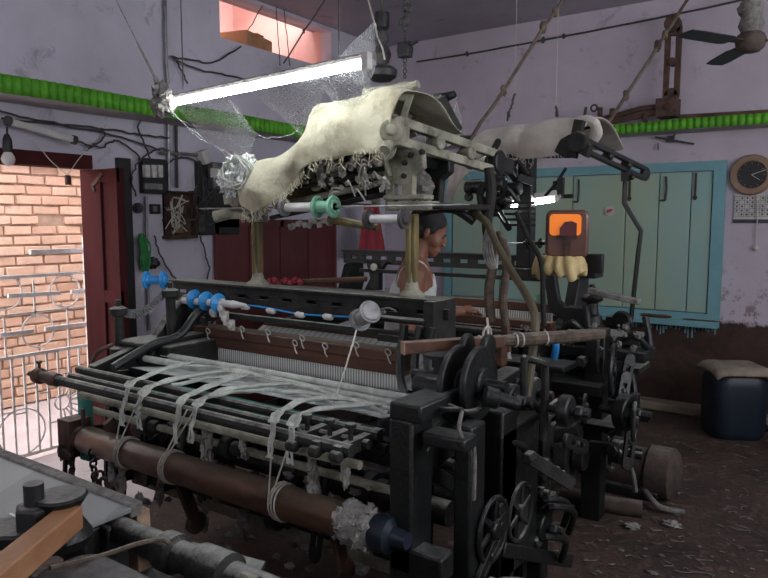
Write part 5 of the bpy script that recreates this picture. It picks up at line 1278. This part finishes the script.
# -------- brown jar, yellow cloth, small green items
c = at(567, 234, Y=3.4); w_ = (at(587, 234, Y=3.4).x-at(547, 234, Y=3.4).x); h_ = at(567, 210, Y=3.4).z-at(567, 258, Y=3.4).z
t = thing('oil_canister', 'upended brown plastic canister with tube light painted orange inside, on a yellow cloth', 'canister', c-V((0, 0, h_/2)))
def rrect(w, h, r, n=5):
    o = []
    for cx_, cy_, a0 in ((w/2-r, h/2-r, 0), (-w/2+r, h/2-r, 90), (-w/2+r, -h/2+r, 180), (w/2-r, -h/2+r, 270)):
        for i in range(n+1): q = R_(a0+90*i/n); o.append((cx_+r*math.cos(q), cy_+r*math.sin(q)))
    return o
fx = V((.94, .34, 0)); fn = V((.34, -.94, 0))
MB().prism(rrect(w_*1.02, h_, .035), c+fn*-.05, fx, EZ, .16).build('body', 'brown_jar', t, 'brown translucent body', bev=.015)
# opening cut out look: recessed frame around an amber window
MB().prism(rrect(w_*.74, h_*.44, .02), c+fn*.035+V((-.01, 0, h_*.19)), fx, EZ, .012).build('window', 'amber', t, 'orange window with tube light put in as glow')
m = MB(); ww, hh = w_*.40, h_*.30; cc = c+fn*.043+V((.005, 0, h_*.12))
m.prism([(-ww/2, -hh/2), (ww/2, -hh/2), (ww/2, hh*.35), (ww*.2, hh*.5), (-ww*.2, hh*.45), (-ww/2, hh*.0)], cc, fx, EZ, .012); m.build('float', 'red_paint', t, 'dark red float')
MB().prism([(-.012, -.08), (.012, -.08), (.018, .05), (-.018, .05)], c+fn*.04+V((.004, 0, -h_*.2)), fx, EZ, .01).prism([(-.05, -.01), (.05, -.01), (.05, .01), (-.05, .01)], c+fn*.04+V((.0, 0, -h_*.06)), fx, EZ, .012).build('moulded_grip', 'rust', t)
m = MB(); rows = []
cy0 = at(560, 256, Y=3.4)
m.blob(cy0+V((0, 0, -.04)), .085, .35, 3, 3, n=20, sq=(1.45, 1.0, .55))
for k in range(13):
    q = k*.49; p = cy0+V((math.cos(q)*.10, math.sin(q)*.07, -.03)); m.tube(smooth_path([p+V((0, 0, .03)), p+V((math.cos(q)*.02, math.sin(q)*.02, -.03)), p+V((math.cos(q+.4)*.03, 0, -.05-.02*(k % 3)))]), .020+.006*(k % 2), 8)
yc_ = m.build('yellow_cloth', 'yellow_cloth'); rm = yc_.modifiers.new('r', 'REMESH'); rm.mode = 'VOXEL'; rm.voxel_size = .007; rm.use_smooth_shade = True; sm = yc_.modifiers.new('s', 'SMOOTH'); sm.iterations = 5; tag(yc_, 'crumpled yellow cloth bunched under the brown canister', 'cloth')
pb = at(602, 264, Y=3.55); Q_(MB().bx(pb+V((-.18, 0, -.05)), pb+V((.0, .04, .05))), 'platform', 'iron', 'dark square platform edge', bev=.004)
p = at(542, 300, Y=4.3); t = thing('green_cup', 'small green plastic cup behind the black curved bracket', 'cup', p-V((0, 0, .02)))
MB().lathe(p-V((0, 0, .04)), p, [(0, .03), (.004, .032), (.07, .038), (.075, .036)], 18).build('cup', 'green_plastic', t)
Q_(MB().bx((-2.05, 4.2, p.z-.07), (-1.4, 4.4, p.z-.045)), 'rear_shelf', 'teal_frame', bev=.004)
p = at(577, 297, Y=4.3); t = thing('white_tin', 'small pale tin next to the curved bracket', 'tin', p-V((0, 0, .03)))
MB().lathe(p-V((0, 0, .045)), p, [(0, .04), (.08, .04), (.085, .043), (.09, .043)], 20).build('tin', 'white_plastic', t)
# ================================================================== WORKER
pf = V((.82, .572, 0)).normalized(); pr = V((pf.y, -pf.x, 0))       # his front, his right side (towards us)
neck = at(417, 258, Y=2.95)
PX = V((neck.x, neck.y, 0))-pf*.03
pt_ = thing('person', 'man in a white sleeveless vest standing between the looms, looking down at his work', 'person', PX)
def loft(m, secs, n=20):
    vs = []; fs = []
    for c, a, b, tl in secs:
        for k in range(n):
            q = 2*math.pi*k/n; vs.append(V(c)+(pf*math.cos(q)*a+pr*math.sin(q)*b)+V((0, 0, tl*math.cos(q))))
    for i in range(len(secs)-1):
        for k in range(n): k2 = (k+1) % n; fs.append((i*n+k, i*n+k2, (i+1)*n+k2, (i+1)*n+k))
    fs.append(tuple(range(n-1, -1, -1))); fs.append(tuple((len(secs)-1)*n+k for k in range(n))); return m.add(vs, fs)
def bp(f_, r_, z_): return PX+pf*f_+pr*r_+V((0, 0, z_))
zn = neck.z
S = zn/1.38
body = MB()
tor = [(bp(-.03, 0, .84*S), .115, .165, 0), (bp(-.03, 0, .95*S), .105, .145, 0), (bp(-.02, 0, 1.05*S), .105, .15, 0), (bp(0, 0, 1.15*S), .115, .165, 0), (bp(.015, 0, 1.24*S), .11, .175, 0), (bp(.02, 0, 1.31*S), .09, .16, 0), (bp(.02, 0, 1.36*S), .065, .10, 0), (bp(.025, 0, 1.39*S), .05, .06, 0)]
loft(body, tor)
body.tube([bp(.015, 0, 1.34*S), bp(.035, 0, 1.41*S), bp(.06, 0, 1.47*S)], [.062, .054, .052], 16)
hc = bp(.085, 0, 1.515*S); tilt = R_(26)
hf = pf*math.cos(tilt)+V((0, 0, -math.sin(tilt))); hu = V((0, 0, 1))*math.cos(tilt)+pf*math.sin(tilt)
HM = Matrix((hf, pr, hu)).transposed()
def ell(m, c, r, n=16):
    vs = []; fs = []
    for i in range(n+1):
        for k in range(2*n):
            a = math.pi*i/n; q = math.pi*k/n; vs.append(hc+HM @ (V(c)+V((math.sin(a)*math.cos(q)*r[0], math.sin(a)*math.sin(q)*r[1], math.cos(a)*r[2]))))
    for i in range(n):
        for k in range(2*n): k2 = (k+1) % (2*n); fs.append((i*2*n+k, (i+1)*2*n+k, (i+1)*2*n+k2, i*2*n+k2))
    return m.add(vs, fs)
ell(body, (-.012, 0, .035), (.095, .074, .082)); ell(body, (.03, 0, -.01), (.062, .062, .075)); ell(body, (.045, 0, -.065), (.046, .046, .035)); ell(body, (.072, 0, -.088), (.020, .024, .018))
ell(body, (.095, 0, -.012), (.014, .011, .026)); ell(body, (.104, 0, -.028), (.014, .016, .011)); ell(body, (.088, 0, -.058), (.014, .024, .009)); ell(body, (.087, 0, -.070), (.013, .022, .008))
ell(body, (.077, 0, .022), (.016, .048, .010)); ell(body, (.05, .045, -.03), (.03, .02, .03)); ell(body, (.05, -.045, -.03), (.03, .02, .03))
for s in (-1, 1):
    ell(body, (-.008, .074*s, -.008), (.016, .010, .032), 10)
    sh = bp(.0, .165*s, 1.295*S)
    el = bp(-.03, .215*s, 1.03*S) if s > 0 else bp(.06, -.23, 1.05*S)
    hand = at(455, 316, Z=1.03) if s > 0 else at(468, 312, Z=1.04)+V((.03, .18, 0))
    wr_ = el+(hand-el).normalized()*.25
    body.tube([bp(.01, .10*s, 1.31*S), sh, sh.lerp(el, .3), sh.lerp(el, .7), el], [.06, .068, .055, .045, .038], 14)
    body.tube([el, el.lerp(wr_, .3), el.lerp(wr_, .7), wr_], [.038, .040, .033, .026], 14)
    d = (hand-wr_).normalized(); sd = d.cross(V((0, 0, 1))).normalized()
    palm = wr_+d*.055
    body.tube([wr_, wr_+d*.03, wr_+d*.075, wr_+d*.085], [.026, .030, .034, .02], 12)
    for k, L_ in enumerate((.062, .072, .068, .054)):
        o = palm+sd*(.030-.020*k)*1.0+d*.02; a1 = o+d*L_*.5+V((0, 0, -.004)); a2 = a1+d*L_*.38+V((0, 0, -.018)); body.tube([o, a1, a2, a2+d*.012+V((0, 0, -.014))], [.0095, .009, .008, .006], 8)
    th_ = palm-d*.02+sd*.03*1.0; body.tube([th_, th_+sd*.022+d*.025, th_+sd*.018+d*.05+V((0, 0, -.01))], [.011, .010, .008], 8)
    hip = bp(-.03, .085*s, .85*S); kn = bp(.02+.02*s, .09*s, .46*S); an = bp(-.03+.03*s, .09*s, .08)
    body.tube([hip, hip.lerp(kn, .4), kn, kn.lerp(an, .35), an, an-V((0, 0, .04))], [.085, .075, .05, .048, .034, .036], 14)
    body.tube([an-V((0, 0, .045))-pf*.04, an-V((0, 0, .048))+pf*.08, an-V((0, 0, .055))+pf*.17], [.032, .034, .022], 12)
bo_ = body.build('body', 'skin', pt_)
rm = bo_.modifiers.new('r', 'REMESH'); rm.mode = 'VOXEL'; rm.voxel_size = .0055; rm.use_smooth_shade = True
sm = bo_.modifiers.new('s', 'SMOOTH'); sm.iterations = 3; sm.factor = .5
hr = MB(); ell(hr, (-.020, 0, .046), (.098, .080, .082)); ell(hr, (-.05, 0, .0), (.062, .072, .06)); ell(hr, (.0, .068, .022), (.03, .012, .034)); ell(hr, (.0, -.068, .022), (.03, .012, .034))
h = hr.build('hair', 'hair', pt_, 'short black hair')
rm = h.modifiers.new('r', 'REMESH'); rm.mode = 'VOXEL'; rm.voxel_size = .006; rm.use_smooth_shade = True
eb = MB()
for s in (-1, 1): ell(eb, (.084, .026*s, .022), (.008, .018, .004), 8)
eb.build('eyebrow', 'hair', pt_)
ey = MB()
for s in (-1, 1): ell(ey, (.077, .028*s, .004), (.010, .013, .007), 8)
ey.build('eye', 'ink', pt_)
v = MB(); vs_ = [(c, a+.010, b+.010, t_) for c, a, b, t_ in tor[:5]]; vs_[-1] = (bp(.015, 0, 1.235*S), .118, .168, 0)
vs_.append((bp(.02, 0, 1.27*S), .106, .130, 0)); vs_.append((bp(.02, 0, 1.30*S), .098, .105, 0)); loft(v, vs_)
for s in (-1, 1): v.tube(smooth_path([bp(.10, .075*s, 1.25*S), bp(.08, .075*s, 1.32*S), bp(.025, .08*s, 1.365*S), bp(-.045, .075*s, 1.32*S), bp(-.07, .07*s, 1.24*S)]), .013, 8)
ve = v.build('vest', 'vest', pt_, 'white sleeveless vest')
rm = ve.modifiers.new('r', 'REMESH'); rm.mode = 'VOXEL'; rm.voxel_size = .007; rm.use_smooth_shade = True
sm = ve.modifiers.new('s', 'SMOOTH'); sm.iterations = 4
l = MB(); loft(l, [(bp(-.03, 0, .93*S), .122, .165, 0), (bp(-.03, 0, .85*S), .135, .18, 0), (bp(-.02, 0, .55*S), .15, .19, 0), (bp(-.02, 0, .16), .16, .19, 0)]); l.build('waist_cloth', 'lungi', pt_)

# ================================================================== FOREGROUND LOOM (bottom left)
G = thing('power_loom', 'corner of a third loom with pale sheet and dark roller at the bottom left', 'loom', (-1.7, .7, 0))
def G_(m, name, mat, lab=None, **k): return m.build(name, mat, G, lab, **k)
yE = 1.0
G_(MB().bx((-3.2, .25, .835), (-1.42, yE-.03, .85)), 'covered_top', 'fg_cloth', 'pale smooth sheet', bev=.004)
G_(MB().bx((-3.2, yE-.035, .82), (-1.42, yE, .856)), 'edge_strip', 'lint', bev=.004)
G_(MB().bx((-3.2, .25, .55), (-1.42, .33, .83)).bx((-3.2, .9, .70), (-1.42, .96, .82)), 'top_frame', 'iron', bev=.006)
for x in (-3.1, -1.50):
    for y in (.3, .9): G_(MB().bx((x-.05, y-.04, 0), (x+.05, y+.04, .82)), 'leg', 'iron', bev=.006)
for i in range(7):
    y = .72+i*.018; G_(MB().bx((-1.62+.03*(i % 3), y, .851), (-1.40+.02*(i % 2), y+.006, .854)), 'reflection_stripe', 'white_plastic' if i % 2 else 'cable')  # thin stripes paint the glossy reflections on the sheet
a = at(112, 522, Z=.80); b = at(232, 584, Z=.80); Yr = (a.y+b.y)/2; Zr = .80
ro = G_(MB().lathe((a.x, Yr, Zr), (9, Yr, Zr), [(0, .026), (.01, .032), (.22, .034), (.23, .045), (.27, .045), (.28, .034), (.34, .034), (.35, .048), (.44, .05), (.45, .036), (.62, .036), (.9, .036)], 22), 'end_roller', 'iron_dusty', 'dark roller with collars')
for dx in (.50, .54, .58): MB().beam((a.x+dx, Yr-.02, Zr+.035), (a.x+dx+.22, Yr-.02, Zr+.035), .012, .008).build('slat', 'beige_iron', ro)
p = at(145, 536, Y=Yr+.10); p2 = at(145, 506, Y=Yr+.10)
G_(MB().bx((p.x-.026, Yr+.06, .3), (p.x+.026, Yr+.10, p2.z)), 'wooden_upright', 'pale_wood', 'pale square wooden upright', bev=.003)
G_(MB().bx((p.x-.1, Yr+.02, .60), (p.x+1.1, Yr+.10, .66)), 'lower_rail', 'iron', bev=.004)
G_(MB().beam((p.x+.02, Yr+.08, .73), at(262, 575, Z=.66), .05, .05), 'side_rail', 'iron_dusty', bev=.004)
# rear rail near (60..) rusty foot
# bolt + casting + wood bar
c = at(36, 532, Z=.90); zc_ = .90
hd = thing('bolted_bracket', 'black iron bracket with a big upright bolt on the nearest loom corner', 'bracket', V((c.x, c.y, .85)))
top = at(37, 482, X=c.x)
m = MB().tube([c, V((c.x, c.y, top.z))], .020, 18); m.build('bolt', 'black', hd)
MB().lathe(V((c.x, c.y, top.z-.095)), V((c.x, c.y, 9)), [(0, .036), (.003, .040), (.045, .040), (.05, .034)], 6).build('nut', 'black', hd, bev=.002)
m = MB(); cc = at(62, 528, X=c.x+.02)
m.lathe(V((cc.x, cc.y, .852)), V((cc.x, cc.y, 9)), [(0, .03), (.01, .055), (.03, .062), (.05, .05), (.08, .032), (.10, .045), (.115, .055), (.12, .05)], 26)
m.build('casting', 'iron', hd)
MB().prism([(-.10, -.05), (.0, -.055), (.07, -.02), (.075, .02), (.0, .05), (-.09, .05), (-.13, 0)], V((c.x, c.y, top.z-.105)), V((.75, .66, 0)), V((-.66, .75, .0)), .03).build('saddle_plate', 'iron', hd, bev=.006)
wd = thing('wooden_bar', 'orange brown wooden bar slanting under the bolted bracket at bottom left', 'wooden bar', at(20, 560, Z=.88))
MB().beam(at(-40, 610, Z=.93), at(72, 516, Z=.93), .05, .05).build('bar', 'orange_wood', wd, bev=.004)
tb = MB().prism(rrect(.24, .14, .05), (at(95, 590, Z=.86).x, at(95, 590, Z=.86).y, .865), EX, EY, .03); o = tb.build('black_tray', 'black', bev=.008); tag(o, 'dark rounded tray lying at the very bottom of the pale sheet', 'tray')
o = MB().tube(smooth_path([at(50, 568, Z=.90), at(100, 556, Z=.88), at(140, 543, Z=.87), at(162, 540, Z=.86), at(170, 545, Z=.85)]), .005, 7).build('cord', 'rope'); tag(o, 'cord running from the bolted bracket to the dark roller', 'cord')

# ================================================================== DRUM, FLOOR SCRAPS
c = at(731, 430, Z=0); c = at(731, 441, Z=0); c.y += .18; c.x -= .02; c.z = 0
dm = thing('plastic_drum', 'dark navy plastic drum standing on the floor near the back wall', 'drum', c)
dxw = V((.86, .5, 0)); dyw = V((-.5, .86, 0))
secs = [(0, .84), (.02, .93), (.06, 1.0), (.38, 1.0), (.44, .95), (.47, .84), (.475, .6)]
vs = []; fs = []; base = rrect(.38, .36, .10, 6); n = len(base)
for z_, k in secs: vs += [c+dxw*x*k+dyw*y*k+V((0, 0, z_)) for x, y in base]
for i in range(len(secs)-1):
    for k in range(n): k2 = (k+1) % n; fs.append((i*n+k, i*n+k2, (i+1)*n+k2, (i+1)*n+k))
fs += [tuple(range(n-1, -1, -1)), tuple((len(secs)-1)*n+k for k in range(n))]
MB().add(vs, fs).build('body', 'navy', dm)
MB().disc(c+dxw*.08+V((0, 0, .485)), EZ, .05, .03, 20).build('cap', 'black', dm)
rows = []
for i in range(13):
    u = i/12*2-1
    rows.append([c+dxw*(u*.205)+dyw*(v_*.20)+V((0, 0, .508-.05*max(0, abs(u)-.8)*4-.05*max(0, abs(v_)-.8)*4)) for v_ in [j/12*2-1 for j in range(13)]])
o = MB().sheet(rows, amp=.012, fr=9).build('sack', 'sack', solid=.03, sub=1); tag(o, 'folded sackcloth lying over the top of the navy drum', 'sack')
a = at(752, 424, Y=5.62); o = MB().tube([V((a.x-.05, 5.62, .03)), V((a.x+.6, 5.6, .03))], .028, 10).build('pipe', 'iron'); tag(o, 'dark pipe lying on the floor to the right of the drum', 'pipe')
for (px, py, r, lab) in ((671, 524, .032, 'larger white lint scrap on the dark floor right of the rear loom'), (633, 526, .028, 'white lint scrap on the floor left of the larger one'), (568, 505, .02, 'small white lint scrap on the floor beside the drive rod'), (547, 538, .022, 'flat white lint scrap on the floor by the foot treadle')):
    p = at(px, py, Z=.012); o = MB().blob(p, r, .8, px, 3, n=9, sq=(1.3, 1, .5)).build('lint_scrap', 'lint_white'); tag(o, lab, 'lint')
m = MB()
for i in range(170):
    px = rnd.uniform(470, 768); py = rnd.uniform(430, 578)**1
    p = at(px, py, Z=.004); m.blob(p, rnd.uniform(.003, .009), .9, i, 3, n=4, sq=(1.5, 1, .4))
for i in range(70):
    p = at(rnd.uniform(500, 768), rnd.uniform(440, 578), Z=.006); pts = [p]
    for k in range(4): pts.append(pts[-1]+V((rnd.uniform(-.04, .05), rnd.uniform(-.03, .03), 0)))
    m.tube(smooth_path(pts, 4), .0022, 4)
for i in range(60):
    p = V((rnd.uniform(-3.2, -.4), rnd.uniform(1.2, 3.2), .005)); m.blob(p, rnd.uniform(.008, .02), .9, i, 3, n=4, sq=(1.5, 1, .4))
o = m.build('floor_lint', 'lint'); tag(o, 'scattered crumbs and threads of lint on the dark floor', 'lint', kind='stuff')
p = at(652, 500, Z=.02); o = MB().tube(smooth_path([at(640, 484, Z=.06), at(652, 500, Z=.05), at(662, 508, Z=.03), at(684, 512, Z=.02)]), .016, 8).build('rag', 'lint'); tag(o, 'limp rag trailing on the floor by the motor drum', 'rag')
p = at(598, 502, Z=.04); o = MB().tube(smooth_path([p+V((-.2, .0, 0)), p, p+V((.22, .04, 0))]), .045, 12).build('cloth_roll', 'dusty_brown'); tag(o, 'dusty cloth roll lying on the floor beneath the rear loom', 'cloth')

# ================================================================== LIGHT
def added_fill_tube(a, b, s, lab, power):  # unseen tubes added to lift the room's ambient light
    t = thing('tube_lamp', lab, 'lamp', V(a).lerp(V(b), .5)); MB().tube([a, b], .016, 10).build('lit_tube', emit('lit_'+lab[:8], (.90, .93, 1.0), s), t)
    MB().beam(V(a)+V((0, 0, .04)), V(b)+V((0, 0, .04)), .05, .04).build('batten', 'paper', t)
    for p in (V(a), V(b)): MB().tube([p, (p.x, p.y, ZC)], .006).build('hanging_rod', 'cable', t)
added_fill_tube((1.2, 1.6, 2.95), (1.2, 3.0, 2.95), 35, 'lit ceiling tube on the right side of the room', 0)
added_fill_tube((-1.6, -1.3, 2.95), (-.3, -1.3, 2.95), 22, 'lit ceiling tube behind the photographer', 0)
def area_fill(nm, loc, rot, sx, sy, p, c=(.93, .95, 1)):
    l = bpy.data.lights.new(nm, 'AREA'); l.shape = 'RECTANGLE'; l.size = sx; l.size_y = sy; l.energy = p; l.color = c
    o = bpy.data.objects.new(nm, l); col.objects.link(o); o.location = loc; o.rotation_euler = rot
area_fill('right_added_fill', (XE-.03, 2.4, 2.35), (0, R_(108), 0), 1.1, 4.2, 120)  # area lamp added high at right as room fill, no window behind it
area_fill('front_added_fill', (-1.2, YE+.03, 2.35), (R_(110), 0, 0), 4.2, 1.1, 48)  # area lamp added behind the camera as soft fill, no window there
0 and area_fill('doorway_daylight', (XW-.16, (D0+D1)/2, 1.2), (0, R_(-90), 0), 1.5, 1.4, 25, (1, .96, .9))
w = bpy.data.worlds.new('sky'); sc.world = w; w.use_nodes = True
w.node_tree.nodes['Background'].inputs[0].default_value = (.95, .97, 1, 1); w.node_tree.nodes['Background'].inputs[1].default_value = 5
sd = bpy.data.lights.new('sun', 'SUN'); sd.energy = 3.2; sd.angle = .2; sd.color = (1, .93, .82); so = bpy.data.objects.new('sun', sd); col.objects.link(so); so.rotation_euler = (R_(20), R_(48), 0)
sc.view_settings.view_transform = 'Standard'; sc.view_settings.look = 'None'; sc.view_settings.gamma = 1; sc.view_settings.use_curve_mapping = False
sc.view_settings.exposure = 0.36
sc.cycles.max_bounces = 8; sc.cycles.transparent_max_bounces = 16; sc.cycles.sample_clamp_indirect = 6
sc.cycles.use_denoising = True
